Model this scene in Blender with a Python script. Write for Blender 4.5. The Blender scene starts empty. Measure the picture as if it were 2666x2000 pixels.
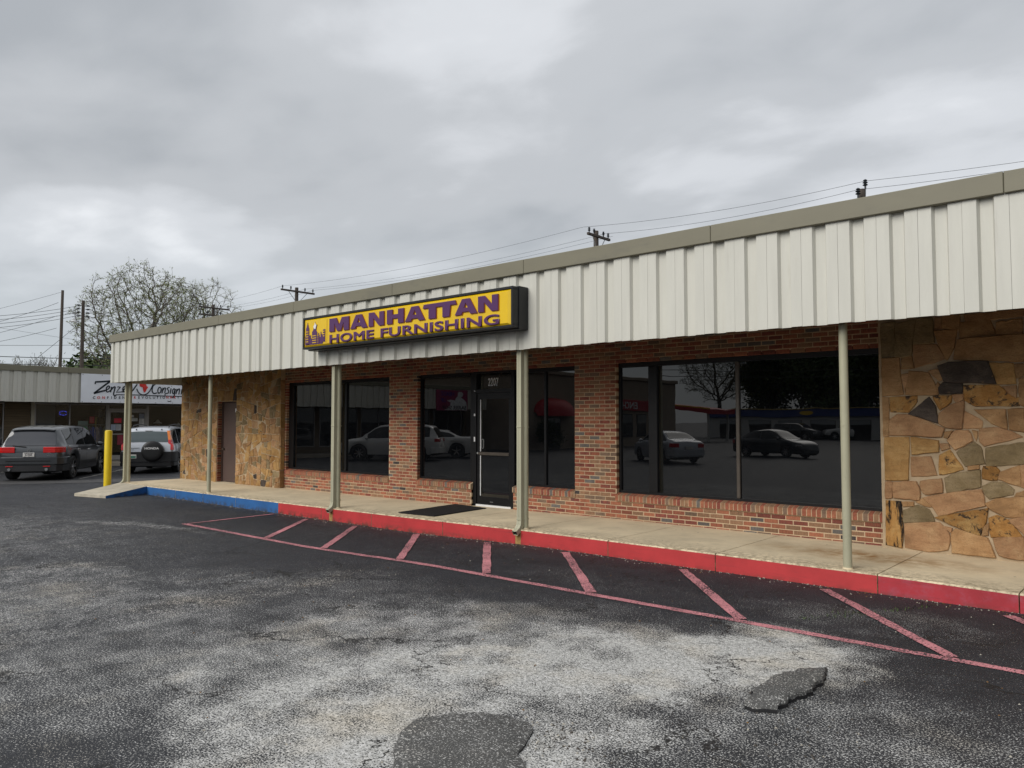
import bpy, bmesh, math, random
from mathutils import Vector, Matrix, noise

# ------------------------------------------------------------------ camera, sky, sun, exposure
S = bpy.context.scene
COL = S.collection
R = math.radians
cam = bpy.data.cameras.new("camera")
cam.sensor_width = 36.0
cam.lens = 27.05
cam.clip_start = 0.05
cam.clip_end = 3000
camo = bpy.data.objects.new("camera", cam)
COL.objects.link(camo)
camo.location = (0, 0, 1.84)
camo.rotation_euler = (R(92.8), 0, R(41.43))
S.camera = camo

SUN_EL, SUN_AZ = 34.0, 190.0       # azimuth, clockwise from +Y: the bright part of the cloud is behind the camera
EXPO = 0.75
W = bpy.data.worlds.new("World")
S.world = W
W.use_nodes = True
wn, wl = W.node_tree.nodes, W.node_tree.links
wn.clear()


def wnode(t, **k):
    n = wn.new(t)
    for a, b in k.items():
        setattr(n, a, b)
    return n


def build_world():
    out = wnode('ShaderNodeOutputWorld')
    bg = wnode('ShaderNodeBackground')
    bg.inputs['Strength'].default_value = 0.1
    sky = wnode('ShaderNodeTexSky', sky_type='NISHITA', sun_disc=False)
    sky.sun_elevation = R(SUN_EL)
    sky.sun_rotation = R(SUN_AZ)
    tc = wnode('ShaderNodeTexCoord')
    sp = wnode('ShaderNodeSeparateXYZ')
    wl.new(tc.outputs['Generated'], sp.inputs[0])
    mx = wnode('ShaderNodeMath', operation='MAXIMUM')
    wl.new(sp.outputs['Z'], mx.inputs[0])
    mx.inputs[1].default_value = 0.0
    ad = wnode('ShaderNodeMath', operation='ADD')
    wl.new(mx.outputs[0], ad.inputs[0])
    ad.inputs[1].default_value = 0.16
    dx = wnode('ShaderNodeMath', operation='DIVIDE')
    dy = wnode('ShaderNodeMath', operation='DIVIDE')
    wl.new(sp.outputs['X'], dx.inputs[0]); wl.new(ad.outputs[0], dx.inputs[1])
    wl.new(sp.outputs['Y'], dy.inputs[0]); wl.new(ad.outputs[0], dy.inputs[1])
    cb = wnode('ShaderNodeCombineXYZ')
    wl.new(dx.outputs[0], cb.inputs[0]); wl.new(dy.outputs[0], cb.inputs[1])
    mp = wnode('ShaderNodeMapping')
    mp.inputs['Location'].default_value = SKY_OFF
    mp.inputs['Rotation'].default_value = (0, 0, R(-41))
    mp.inputs['Scale'].default_value = (0.75, 1.0, 1.0)
    wl.new(cb.outputs[0], mp.inputs[0])
    n1 = wnode('ShaderNodeTexNoise'); n1.inputs['Scale'].default_value = 0.9
    n1.inputs['Detail'].default_value = 4; n1.inputs['Roughness'].default_value = 0.5
    n1.inputs['Distortion'].default_value = 0.15
    n2 = wnode('ShaderNodeTexNoise'); n2.inputs['Scale'].default_value = 2.6
    n2.inputs['Detail'].default_value = 8; n2.inputs['Roughness'].default_value = 0.55
    n2.inputs['Distortion'].default_value = 0.2
    wl.new(mp.outputs[0], n1.inputs['Vector']); wl.new(mp.outputs[0], n2.inputs['Vector'])
    a = wnode('ShaderNodeMath', operation='MULTIPLY'); a.inputs[1].default_value = 0.78
    b = wnode('ShaderNodeMath', operation='MULTIPLY_ADD'); b.inputs[1].default_value = 0.22
    wl.new(n1.outputs['Fac'], a.inputs[0]); wl.new(n2.outputs['Fac'], b.inputs[0]); wl.new(a.outputs[0], b.inputs[2])
    cr = wnode('ShaderNodeValToRGB')
    e = cr.color_ramp.elements
    e[0].position = 0.36; e[0].color = (0.375, 0.395, 0.42, 1)
    e[1].position = 0.66; e[1].color = (0.86, 0.875, 0.90, 1)
    m = e.new(0.50); m.color = (0.49, 0.507, 0.53, 1)
    m = e.new(0.57); m.color = (0.615, 0.633, 0.66, 1)
    cr.color_ramp.interpolation = 'EASE'
    wl.new(b.outputs[0], cr.inputs[0])
    # thin even haze towards the horizon
    hz = wnode('ShaderNodeMapRange'); hz.interpolation_type = 'SMOOTHSTEP'
    hz.inputs['From Min'].default_value = 0.0; hz.inputs['From Max'].default_value = 0.30
    hz.inputs['To Min'].default_value = 0.75; hz.inputs['To Max'].default_value = 0.0
    wl.new(mx.outputs[0], hz.inputs['Value'])
    hm = wnode('ShaderNodeMix', data_type='RGBA')
    wl.new(hz.outputs[0], hm.inputs['Factor']); wl.new(cr.outputs[0], hm.inputs['A'])
    hm.inputs['B'].default_value = (0.60, 0.655, 0.70, 1)
    # overcast sky grows brighter towards the zenith
    zg = wnode('ShaderNodeMapRange')
    zg.inputs['From Min'].default_value = 0.0; zg.inputs['From Max'].default_value = 1.0
    zg.inputs['To Min'].default_value = 0.985 * SKY_GAIN; zg.inputs['To Max'].default_value = 1.45 * SKY_GAIN
    wl.new(mx.outputs[0], zg.inputs['Value'])
    mu = wnode('ShaderNodeVectorMath', operation='SCALE')
    wl.new(hm.outputs['Result'], mu.inputs[0]); wl.new(zg.outputs[0], mu.inputs['Scale'])
    fm = wnode('ShaderNodeMix', data_type='RGBA')
    fm.inputs['Factor'].default_value = 0.96
    wl.new(sky.outputs[0], fm.inputs['A']); wl.new(mu.outputs[0], fm.inputs['B'])
    wl.new(fm.outputs['Result'], bg.inputs['Color']); wl.new(bg.outputs[0], out.inputs[0])


SKY_OFF = (20.1, 3.3, 0.0)
SKY_GAIN = 10.0 / (2 ** EXPO)      # the background strength of 0.1 and the exposure bring this back to the ramp's values
build_world()

sun = bpy.data.lights.new("sun", 'SUN')
sun.energy = 1.3
sun.angle = R(42)
sun.color = (1.0, 0.965, 0.91)
suno = bpy.data.objects.new("sun", sun)
COL.objects.link(suno)
_d = Vector((math.sin(R(SUN_AZ)) * math.cos(R(SUN_EL)), math.cos(R(SUN_AZ)) * math.cos(R(SUN_EL)), math.sin(R(SUN_EL))))
suno.rotation_euler = _d.to_track_quat('Z', 'Y').to_euler()
suno.location = (0, 0, 30)

vs = S.view_settings
vs.view_transform = 'Standard'
vs.look = 'None'
vs.exposure = EXPO
vs.gamma = 1.0
vs.use_curve_mapping = False
S.render.engine = 'CYCLES'
S.cycles.use_denoising = True
S.cycles.max_bounces = 7
S.cycles.transparent_max_bounces = 12
S.cycles.caustics_reflective = False
S.cycles.caustics_refractive = False

rnd = random.Random(7)


# ------------------------------------------------------------------ mesh helpers
class MB:
    def __init__(s):
        s.v, s.f, s.m = [], [], []

    def add(s, vs_, fs, mi=0):
        o = len(s.v)
        s.v += [tuple(p) for p in vs_]
        for f in fs:
            s.f.append(tuple(i + o for i in f)); s.m.append(mi)
        return s

    def box(s, x0, x1, y0, y1, z0, z1, mi=0):
        return s.add([(x0, y0, z0), (x1, y0, z0), (x1, y1, z0), (x0, y1, z0), (x0, y0, z1), (x1, y0, z1), (x1, y1, z1), (x0, y1, z1)],
                     [(0, 3, 2, 1), (4, 5, 6, 7), (0, 1, 5, 4), (1, 2, 6, 5), (2, 3, 7, 6), (3, 0, 4, 7)], mi)

    def bbox(s, x0, x1, y0, y1, z0, z1, b=0.01, mi=0):
        """box with chamfered edges"""
        b = min(b, (x1 - x0) * .45, (y1 - y0) * .45, (z1 - z0) * .45)
        bm = bmesh.new()
        bmesh.ops.create_cube(bm, size=1)
        for v in bm.verts:
            v.co = Vector(((x0 + x1) / 2 + v.co.x * (x1 - x0), (y0 + y1) / 2 + v.co.y * (y1 - y0), (z0 + z1) / 2 + v.co.z * (z1 - z0)))
        bmesh.ops.bevel(bm, geom=bm.edges[:], offset=b, segments=1, affect='EDGES')
        s.frombm(bm, mi)
        return s

    def frombm(s, bm, mi=0):
        bm.verts.ensure_lookup_table(); bm.verts.index_update()
        s.add([v.co for v in bm.verts], [tuple(v.index for v in f.verts) for f in bm.faces], mi)
        bm.free()

    def tube(s, pts, r, n=8, mi=0, caps=True, up=None):
        pts = [Vector(p) for p in pts]
        k = len(pts)
        rr = r if isinstance(r, (list, tuple)) else [r] * k
        ref = None
        base = len(s.v)
        for i, p in enumerate(pts):
            t = (pts[min(i + 1, k - 1)] - pts[max(i - 1, 0)])
            if t.length < 1e-9:
                t = Vector((0, 0, 1))
            t.normalize()
            if ref is None:
                ref = Vector((1, 0, 0)) if abs(t.x) < .8 else Vector((0, 1, 0))
            a = (ref - t * ref.dot(t)).normalized()
            b = t.cross(a)
            ref = a
            for j in range(n):
                th = 2 * math.pi * j / n
                s.v.append(tuple(p + (a * math.cos(th) + b * math.sin(th)) * rr[i]))
        for i in range(k - 1):
            for j in range(n):
                q = base + i * n
                s.f.append((q + j, q + (j + 1) % n, q + n + (j + 1) % n, q + n + j)); s.m.append(mi)
        if caps:
            s.f.append(tuple(base + j for j in range(n - 1, -1, -1))); s.m.append(mi)
            s.f.append(tuple(base + (k - 1) * n + j for j in range(n))); s.m.append(mi)
        return s

    def lathe(s, prof, c, ax='Z', n=24, mi=0):
        """prof: (radius, height along the axis); a closed solid when the ends have radius 0"""
        c = Vector(c)
        base = len(s.v)
        k = len(prof)
        for r, h in prof:
            for j in range(n):
                th = 2 * math.pi * j / n
                a, b = r * math.cos(th), r * math.sin(th)
                p = (a, b, h) if ax == 'Z' else ((a, h, b) if ax == 'Y' else (h, a, b))
                s.v.append(tuple(c + Vector(p)))
        for i in range(k - 1):
            for j in range(n):
                q = base + i * n
                s.f.append((q + j, q + (j + 1) % n, q + n + (j + 1) % n, q + n + j)); s.m.append(mi)
        return s

    def prism(s, poly, t0, t1, fn, mi=0):
        """poly (a,b) extruded from t0 to t1, fn(a,b,t) -> point"""
        n = len(poly)
        vs_ = [fn(a, b, t0) for a, b in poly] + [fn(a, b, t1) for a, b in poly]
        fs = [tuple(range(n - 1, -1, -1)), tuple(range(n, 2 * n))]
        for i in range(n):
            j = (i + 1) % n
            fs.append((i, j, n + j, n + i))
        return s.add(vs_, fs, mi)

    def mesh(s, name, mats, smooth=False, off=None):
        me = bpy.data.meshes.new(name)
        v = s.v
        if off is not None:
            v = [(p[0] - off[0], p[1] - off[1], p[2] - off[2]) for p in v]
        me.from_pydata(v, [], s.f)
        if not isinstance(mats, (list, tuple)):
            mats = [mats]
        for m_ in mats:
            me.materials.append(m_)
        if len(mats) > 1:
            me.polygons.foreach_set('material_index', s.m)
        bm = bmesh.new(); bm.from_mesh(me)
        bmesh.ops.recalc_face_normals(bm, faces=bm.faces[:])
        bm.to_mesh(me); bm.free()
        if smooth:
            me.polygons.foreach_set('use_smooth', [True] * len(me.polygons))
            if smooth != 'all':
                me.set_sharp_from_angle(angle=R(smooth if isinstance(smooth, (int, float)) and smooth is not True else 35))
        me.update()
        return me

    def build(s, name, mats, parent=None, smooth=False, local=False, flip=True):
        off = None
        if parent is not None and not local:
            off = wloc(parent)
        me = s.mesh(name, mats, smooth, off)
        return link(name, me, parent)


def wloc(o):
    p = Vector((0, 0, 0))
    while o is not None:
        p += o.location
        o = o.parent
    return p


def link(name, data, parent=None):
    o = bpy.data.objects.new(name, data)
    COL.objects.link(o)
    if parent is not None:
        o.parent = parent
    return o


def inst(name, me, parent, loc, rot=(0, 0, 0), scale=(1, 1, 1)):
    """shared mesh; loc is a world point"""
    o = link(name, me, parent)
    o.location = Vector(loc) - (wloc(parent) if parent is not None else Vector((0, 0, 0)))
    o.rotation_euler = rot
    o.scale = scale
    return o


def empty(name, loc, rz=0.0):
    o = bpy.data.objects.new(name, None)
    COL.objects.link(o)
    o.empty_display_size = .1
    o.location = loc
    o.rotation_euler = (0, 0, rz)
    return o


def tag(o, label=None, cat=None, group=None, kind=None):
    if label: o['label'] = label
    if cat: o['category'] = cat
    if group: o['group'] = group
    if kind: o['kind'] = kind
    return o


def thing(name, loc, label, cat, group=None, rz=0.0):
    return tag(empty(name, loc, rz), label, cat, group)


def copy_tree(o, parent=None):
    c = o.copy(); COL.objects.link(c)
    c.parent = parent
    for ch in [x for x in bpy.data.objects if x.parent == o]:
        copy_tree(ch, c)
    return c


def text_mesh(body, size, extrude=0.0, offset=0.0, sx=1.0, spacing=1.0, align='LEFT', mat=None, shear=0.0, bevel=0.0):
    cu = bpy.data.curves.new('text', 'FONT')
    cu.body = body; cu.size = size; cu.extrude = extrude; cu.offset = offset
    cu.space_character = spacing; cu.align_x = align; cu.shear = shear; cu.bevel_depth = bevel
    cu.resolution_u = 4
    o = bpy.data.objects.new('text', cu); COL.objects.link(o)
    bpy.context.view_layer.update()
    dg = bpy.context.evaluated_depsgraph_get()
    me = bpy.data.meshes.new_from_object(o.evaluated_get(dg))
    bpy.data.objects.remove(o); bpy.data.curves.remove(cu)
    me.transform(Matrix.Scale(sx, 4, (1, 0, 0)))
    if mat:
        me.materials.clear(); me.materials.append(mat)
    return me


def basis(x, y, z, o):
    return Matrix(((x[0], y[0], z[0], o[0]), (x[1], y[1], z[1], o[1]), (x[2], y[2], z[2], o[2]), (0, 0, 0, 1)))


def put_text(name, me, x, y, z, o, parent):
    """x,y,z axis vectors, o world origin"""
    o = Vector(o) - (wloc(parent) if parent is not None else Vector())
    me.transform(basis(x, y, z, o))
    return link(name, me, parent)


# ------------------------------------------------------------------ material helpers
def new_mat(name):
    m = bpy.data.materials.new(name)
    m.use_nodes = True
    nt = m.node_tree
    b = nt.nodes['Principled BSDF']
    return m, nt, b


def N(nt, t, **k):
    n = nt.nodes.new(t)
    for a, b in k.items():
        if a in n.inputs:
            n.inputs[a].default_value = b
        else:
            setattr(n, a, b)
    return n


def ramp(nt, src, stops, interp='LINEAR'):
    r = nt.nodes.new('ShaderNodeValToRGB')
    r.color_ramp.interpolation = interp
    e = r.color_ramp.elements
    while len(e) < len(stops):
        e.new(0.5)
    for el, (p, c) in zip(e, stops):
        el.position = p
        el.color = (*c, 1) if isinstance(c, tuple) else (c, c, c, 1)
    nt.links.new(src, r.inputs[0])
    return r.outputs[0]


def mixc(nt, fac, a, b, blend='MIX'):
    n = nt.nodes.new('ShaderNodeMix'); n.data_type = 'RGBA'; n.blend_type = blend
    for s_, v in (('Factor', fac), ('A', a), ('B', b)):
        if isinstance(v, bpy.types.NodeSocket):
            nt.links.new(v, n.inputs[s_])
        elif isinstance(v, (int, float)):
            n.inputs[s_].default_value = v if s_ == 'Factor' else (v, v, v, 1)
        else:
            n.inputs[s_].default_value = (*v, 1)
    return n.outputs['Result']


def noise_tex(nt, scale, detail=4, rough=.55, vec=None, dist=0.0, out='Fac'):
    n = nt.nodes.new('ShaderNodeTexNoise')
    n.inputs['Scale'].default_value = scale; n.inputs['Detail'].default_value = detail
    n.inputs['Roughness'].default_value = rough; n.inputs['Distortion'].default_value = dist
    if vec is not None:
        nt.links.new(vec, n.inputs['Vector'])
    return n.outputs[out]


def coords(nt, kind='Object', scale=(1, 1, 1), rnd_off=False):
    tc = nt.nodes.new('ShaderNodeTexCoord')
    v = tc.outputs[kind]
    if rnd_off:
        oi = nt.nodes.new('ShaderNodeObjectInfo')
        ad = nt.nodes.new('ShaderNodeVectorMath'); ad.operation = 'ADD'
        sc = nt.nodes.new('ShaderNodeVectorMath'); sc.operation = 'SCALE'
        nt.links.new(oi.outputs['Location'], sc.inputs[0]); sc.inputs['Scale'].default_value = 1.7
        nt.links.new(v, ad.inputs[0]); nt.links.new(sc.outputs[0], ad.inputs[1])
        v = ad.outputs[0]
    mp = nt.nodes.new('ShaderNodeMapping')
    mp.inputs['Scale'].default_value = scale
    nt.links.new(v, mp.inputs[0])
    return mp.outputs[0]


def bump(nt, b, h, strength, dist=0.01):
    n = nt.nodes.new('ShaderNodeBump')
    n.inputs['Strength'].default_value = strength; n.inputs['Distance'].default_value = dist
    nt.links.new(h, n.inputs['Height']); nt.links.new(n.outputs[0], b.inputs['Normal'])


def mat(name, c, rough=.6, var=.18, scale=6.0, metal=0.0, spec=.4, bmp=.0, bscale=80.0, stretch=(1, 1, 1), rndobj=0.0, coat=0.0, dirt=None, dirt_scale=2.0, dirt_lo=.55):
    m, nt, b = new_mat(name)
    v = coords(nt, 'Object', stretch, True)
    n = noise_tex(nt, scale, 5, .6, v)
    lo = tuple(max(0, x * (1 - var)) for x in c); hi = tuple(min(1, x * (1 + var)) for x in c)
    col = ramp(nt, n, [(.3, lo), (.7, hi)])
    if dirt:
        d = noise_tex(nt, dirt_scale, 6, .65, v)
        f = ramp(nt, d, [(dirt_lo, 0.0), (dirt_lo + .18, 1.0)])
        col = mixc(nt, f, col, dirt)
    if rndobj:
        oi = nt.nodes.new('ShaderNodeObjectInfo')
        hs = nt.nodes.new('ShaderNodeHueSaturation')
        mr = nt.nodes.new('ShaderNodeMapRange')
        mr.inputs['To Min'].default_value = 1 - rndobj; mr.inputs['To Max'].default_value = 1 + rndobj
        nt.links.new(oi.outputs['Random'], mr.inputs['Value'])
        nt.links.new(mr.outputs[0], hs.inputs['Value']); nt.links.new(col, hs.inputs['Color'])
        col = hs.outputs[0]
    nt.links.new(col, b.inputs['Base Color'])
    b.inputs['Roughness'].default_value = rough
    b.inputs['Metallic'].default_value = metal
    b.inputs['Specular IOR Level'].default_value = spec
    if coat:
        b.inputs['Coat Weight'].default_value = coat; b.inputs['Coat Roughness'].default_value = .04
    if bmp:
        bump(nt, b, noise_tex(nt, bscale, 4, .6, v), bmp, .01)
    return m


def glass_dark(name, c=(.003, .0035, .0045), ior=1.75, rough=0.0, wob=.0):
    m, nt, b = new_mat(name)
    b.inputs['Base Color'].default_value = (*c, 1)
    b.inputs['Roughness'].default_value = rough
    b.inputs['IOR'].default_value = ior
    v = coords(nt, 'Object')
    n = noise_tex(nt, 1.3, 2, .5, v)
    if wob:
        bump(nt, b, n, wob, .02)
    # faint dust film
    d = noise_tex(nt, 3.0, 6, .7, v)
    col = ramp(nt, d, [(.45, c), (.8, tuple(x + .006 for x in c))])
    nt.links.new(col, b.inputs['Base Color'])
    return m


def glass_clear(name, tint=(.75, .8, .8), refl=1.0):
    m, nt, b = new_mat(name)
    o = [n for n in nt.nodes if n.type == 'OUTPUT_MATERIAL'][0]
    nt.nodes.remove(b)
    tr = N(nt, 'ShaderNodeBsdfTransparent'); tr.inputs[0].default_value = (*tint, 1)
    gl = N(nt, 'ShaderNodeBsdfGlossy'); gl.inputs['Roughness'].default_value = .01
    fr = N(nt, 'ShaderNodeFresnel'); fr.inputs['IOR'].default_value = 1.5
    mx = N(nt, 'ShaderNodeMixShader')
    nt.links.new(fr.outputs[0], mx.inputs[0]); nt.links.new(tr.outputs[0], mx.inputs[1]); nt.links.new(gl.outputs[0], mx.inputs[2])
    nt.links.new(mx.outputs[0], o.inputs[0])
    return m


def emit(name, c, s_):
    m, nt, b = new_mat(name)
    b.inputs['Base Color'].default_value = (*c, 1)
    b.inputs['Emission Color'].default_value = (*c, 1)
    b.inputs['Emission Strength'].default_value = s_
    return m

# ------------------------------------------------------------------ materials
M = {}
M['siding'] = mat('siding_paint', (.61, .60, .535), .42, .05, 1.4, spec=.35, bmp=.05, bscale=220, stretch=(6, 6, .6), dirt=(.53, .515, .45), dirt_scale=1.3, dirt_lo=.60)
M['siding_old'] = mat('weathered_siding_paint', (.58, .565, .50), .5, .06, 2, spec=.3, stretch=(6, 6, .5), dirt=(.44, .42, .36), dirt_scale=2, dirt_lo=.55)
M['coping'] = mat('coping_metal', (.205, .19, .135), .5, .06, 1.2, spec=.4, stretch=(1, 1, 3), dirt=(.17, .16, .12), dirt_scale=1.5)
M['soffit'] = mat('soffit_paint', (.16, .14, .11), .8, .1)
M['backing'] = mat('dark_backing', (.05, .048, .045), .9, .1)
M['post'] = mat('post_paint', (.40, .385, .27), .45, .08, 3, spec=.4, bmp=.03, dirt=(.27, .25, .17), dirt_scale=4, dirt_lo=.62)
M['spout'] = mat('downspout_paint', (.43, .415, .30), .42, .07, 2, spec=.4, stretch=(1, 1, .4), dirt=(.27, .25, .17), dirt_scale=3, dirt_lo=.62)
M['dark_hole'] = mat('dark_inside', (.012, .011, .01), .9)
M['black_frame'] = mat('black_window_frame', (.008, .008, .009), .35, .1, spec=.35)
M['bronze'] = mat('bronze_mullion', (.075, .062, .05), .4, .15, spec=.5)
M['tint'] = glass_dark('tinted_glass', ior=1.68, wob=.035)
M['white_strip'] = mat('white_plastic', (.75, .75, .75), .4, .03)
M['aluminium'] = mat('brushed_aluminium', (.48, .48, .47), .38, .08, metal=.8)
M['letters_white'] = mat('white_vinyl', (.78, .78, .78), .5, .03)
M['brown_door'] = mat('brown_door_paint', (.095, .064, .056), .5, .08, 1.5, bmp=.03, dirt=(.075, .05, .045), dirt_scale=1.5)
M['rubber'] = mat('black_rubber_mat', (.009, .009, .010), .85, .2, 30, bmp=.3, bscale=300)
M['yellow_paint'] = mat('yellow_paint', (.78, .56, .015), .45, .06, 3, dirt=(.60, .42, .02), dirt_scale=4, dirt_lo=.62)
M['mortar'] = mat('brick_mortar', (.54, .40, .26), .9, .12, 12, bmp=.25, bscale=160)
M['stone_mortar'] = mat('stone_mortar', (.45, .345, .225), .95, .15, 9, bmp=.4, bscale=90)
M['rust'] = mat('rust_stain', (.36, .22, .08), .9, .35, 16, dirt=(.05, .04, .03), dirt_scale=9, dirt_lo=.58)
M['sign_black'] = mat('black_sign_metal', (.010, .011, .013), .4, .1, spec=.4)
M['sign_purple'] = mat('purple_sign_letters', (.085, .022, .105), .3, .05, spec=.5)
M['sign_purple_edge'] = mat('red_letter_edge', (.30, .08, .02), .35, .05)
M['rope'] = mat('wire', (.05, .052, .056), .6)


def yellow_face():
    m, nt, b = new_mat('yellow_sign_face')
    v = coords(nt, 'Object')
    n = noise_tex(nt, 1.2, 4, .6, v)
    col = ramp(nt, n, [(.3, (.72, .45, .008)), (.7, (.82, .54, .012))])
    d = noise_tex(nt, 5, 6, .7, v)
    col = mixc(nt, ramp(nt, d, [(.64, 0.0), (.8, .5)]), col, (.45, .27, .02))
    nt.links.new(col, b.inputs['Base Color'])
    b.inputs['Roughness'].default_value = .22
    b.inputs['Specular IOR Level'].default_value = .5
    return m


M['sign_yellow'] = yellow_face()


def concrete_mat(name, c=(.70, .585, .40), grime=True):
    m, nt, b = new_mat(name)
    v = coords(nt, 'Object')
    n1 = noise_tex(nt, 1.1, 6, .6, v)
    col = ramp(nt, n1, [(.32, tuple(x * .86 for x in c)), (.68, tuple(min(1, x * 1.15) for x in c))])
    n2 = noise_tex(nt, 75, 3, .6, v)
    col = mixc(nt, ramp(nt, n2, [(.30, .35), (.42, 0.0)]), col, tuple(x * .78 for x in c))
    col = mixc(nt, ramp(nt, noise_tex(nt, 2.6, 6, .7, v), [(.5, 0.0), (.75, .6)]), col, tuple(x * .66 for x in c))
    vo = nt.nodes.new('ShaderNodeTexVoronoi'); vo.inputs['Scale'].default_value = 3.2; nt.links.new(v, vo.inputs['Vector'])
    col = mixc(nt, ramp(nt, vo.outputs['Distance'], [(.035, .75), (.05, 0.0)]), col, (.10, .085, .065))
    base = col
    # grime along the kerb edge
    sp = nt.nodes.new('ShaderNodeSeparateXYZ'); nt.links.new(v, sp.inputs[0])
    e = nt.nodes.new('ShaderNodeMapRange'); e.inputs['From Min'].default_value = -.93; e.inputs['From Max'].default_value = -.35
    e.inputs['To Min'].default_value = 1.0; e.inputs['To Max'].default_value = 0.0
    nt.links.new(sp.outputs['Y'], e.inputs['Value'])
    n3 = noise_tex(nt, 14, 6, .75, v)
    mu = nt.nodes.new('ShaderNodeMath'); mu.operation = 'MULTIPLY'
    nt.links.new(e.outputs[0], mu.inputs[0]); nt.links.new(ramp(nt, n3, [(.44, 0.0), (.62, 1.0)]), mu.inputs[1])
    col = mixc(nt, mu.outputs[0], col, (.235, .185, .115))
    # rust run near the right-hand post
    ds = nt.nodes.new('ShaderNodeVectorMath'); ds.operation = 'DISTANCE'
    ms = nt.nodes.new('ShaderNodeMapping'); ms.inputs['Scale'].default_value = (.55, 1.6, 0)
    ms.inputs['Rotation'].default_value = (0, 0, R(-12))
    nt.links.new(v, ms.inputs[0])
    c0 = Matrix.Rotation(R(-12), 3, 'Z') @ Vector((7.0 * .55, .12 * 1.6, 0))
    nt.links.new(ms.outputs[0], ds.inputs[0]); ds.inputs[1].default_value = c0
    rr = nt.nodes.new('ShaderNodeMapRange'); rr.inputs['From Min'].default_value = .05; rr.inputs['From Max'].default_value = .95
    rr.inputs['To Min'].default_value = 1.0; rr.inputs['To Max'].default_value = 0.0
    nt.links.new(ds.outputs['Value'], rr.inputs['Value'])
    m2 = nt.nodes.new('ShaderNodeMath'); m2.operation = 'MULTIPLY'
    nt.links.new(rr.outputs[0], m2.inputs[0]); nt.links.new(ramp(nt, noise_tex(nt, 4, 6, .7, v), [(.34, 0.0), (.60, 1.0)]), m2.inputs[1])
    col = mixc(nt, m2.outputs[0], col, (.30, .15, .04))
    if not grime: col = mixc(nt, ramp(nt, noise_tex(nt, 6, 6, .7, v), [(.45, 0.0), (.7, .6)]), base, tuple(x * .6 for x in c))
    nt.links.new(col, b.inputs['Base Color'])
    b.inputs['Roughness'].default_value = .85
    bump(nt, b, n2, .10, .004)
    return m


M['concrete'] = concrete_mat('sidewalk_concrete')
M['ramp'] = concrete_mat('ramp_concrete', (.50, .45, .35), False)


def paint_mat(name, c, chip=(.42, .35, .25), lo=.66, fade=None):
    m, nt, b = new_mat(name)
    v = coords(nt, 'Object')
    n1 = noise_tex(nt, 2.2, 5, .6, v)
    col = ramp(nt, n1, [(.3, tuple(x * .84 for x in c)), (.7, tuple(min(1, x * 1.14) for x in c))])
    if fade:
        col = mixc(nt, ramp(nt, noise_tex(nt, 5, 6, .7, v), [(.45, 0.0), (.68, .75)]), col, fade)
    n2 = noise_tex(nt, 26, 6, .7, v)
    col = mixc(nt, ramp(nt, n2, [(lo, 0.0), (lo + .04, 1.0)]), col, chip)
    sc_ = noise_tex(nt, 1.0, 6, .7, coords(nt, 'Object', (1.5, 1, 22)))
    col = mixc(nt, ramp(nt, sc_, [(.56, 0.0), (.72, .55)]), col, tuple(x * .35 + .02 for x in c))
    # soil splashed up at the foot of the kerb
    sp = nt.nodes.new('ShaderNodeSeparateXYZ'); nt.links.new(v, sp.inputs[0])
    e = nt.nodes.new('ShaderNodeMapRange'); e.inputs['From Min'].default_value = -.06; e.inputs['From Max'].default_value = .05
    e.inputs['To Min'].default_value = 1.0; e.inputs['To Max'].default_value = 0.0
    nt.links.new(sp.outputs['Z'], e.inputs['Value'])
    mu = nt.nodes.new('ShaderNodeMath'); mu.operation = 'MULTIPLY'
    nt.links.new(e.outputs[0], mu.inputs[0]); nt.links.new(ramp(nt, noise_tex(nt, 9, 5, .7, v), [(.42, 0.0), (.58, .9)]), mu.inputs[1])
    col = mixc(nt, mu.outputs[0], col, (.05, .045, .03))
    nt.links.new(col, b.inputs['Base Color'])
    b.inputs['Roughness'].default_value = .5
    bump(nt, b, n2, .12, .006)
    return m


M['kerb_red'] = paint_mat('red_kerb_paint', (.50, .042, .045), lo=.70)
M['kerb_red_old'] = paint_mat('faded_red_kerb_paint', (.42, .033, .046), lo=.68, fade=(.40, .09, .13))
M['kerb_blue'] = paint_mat('blue_kerb_paint', (.028, .125, .34), lo=.69)


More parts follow.
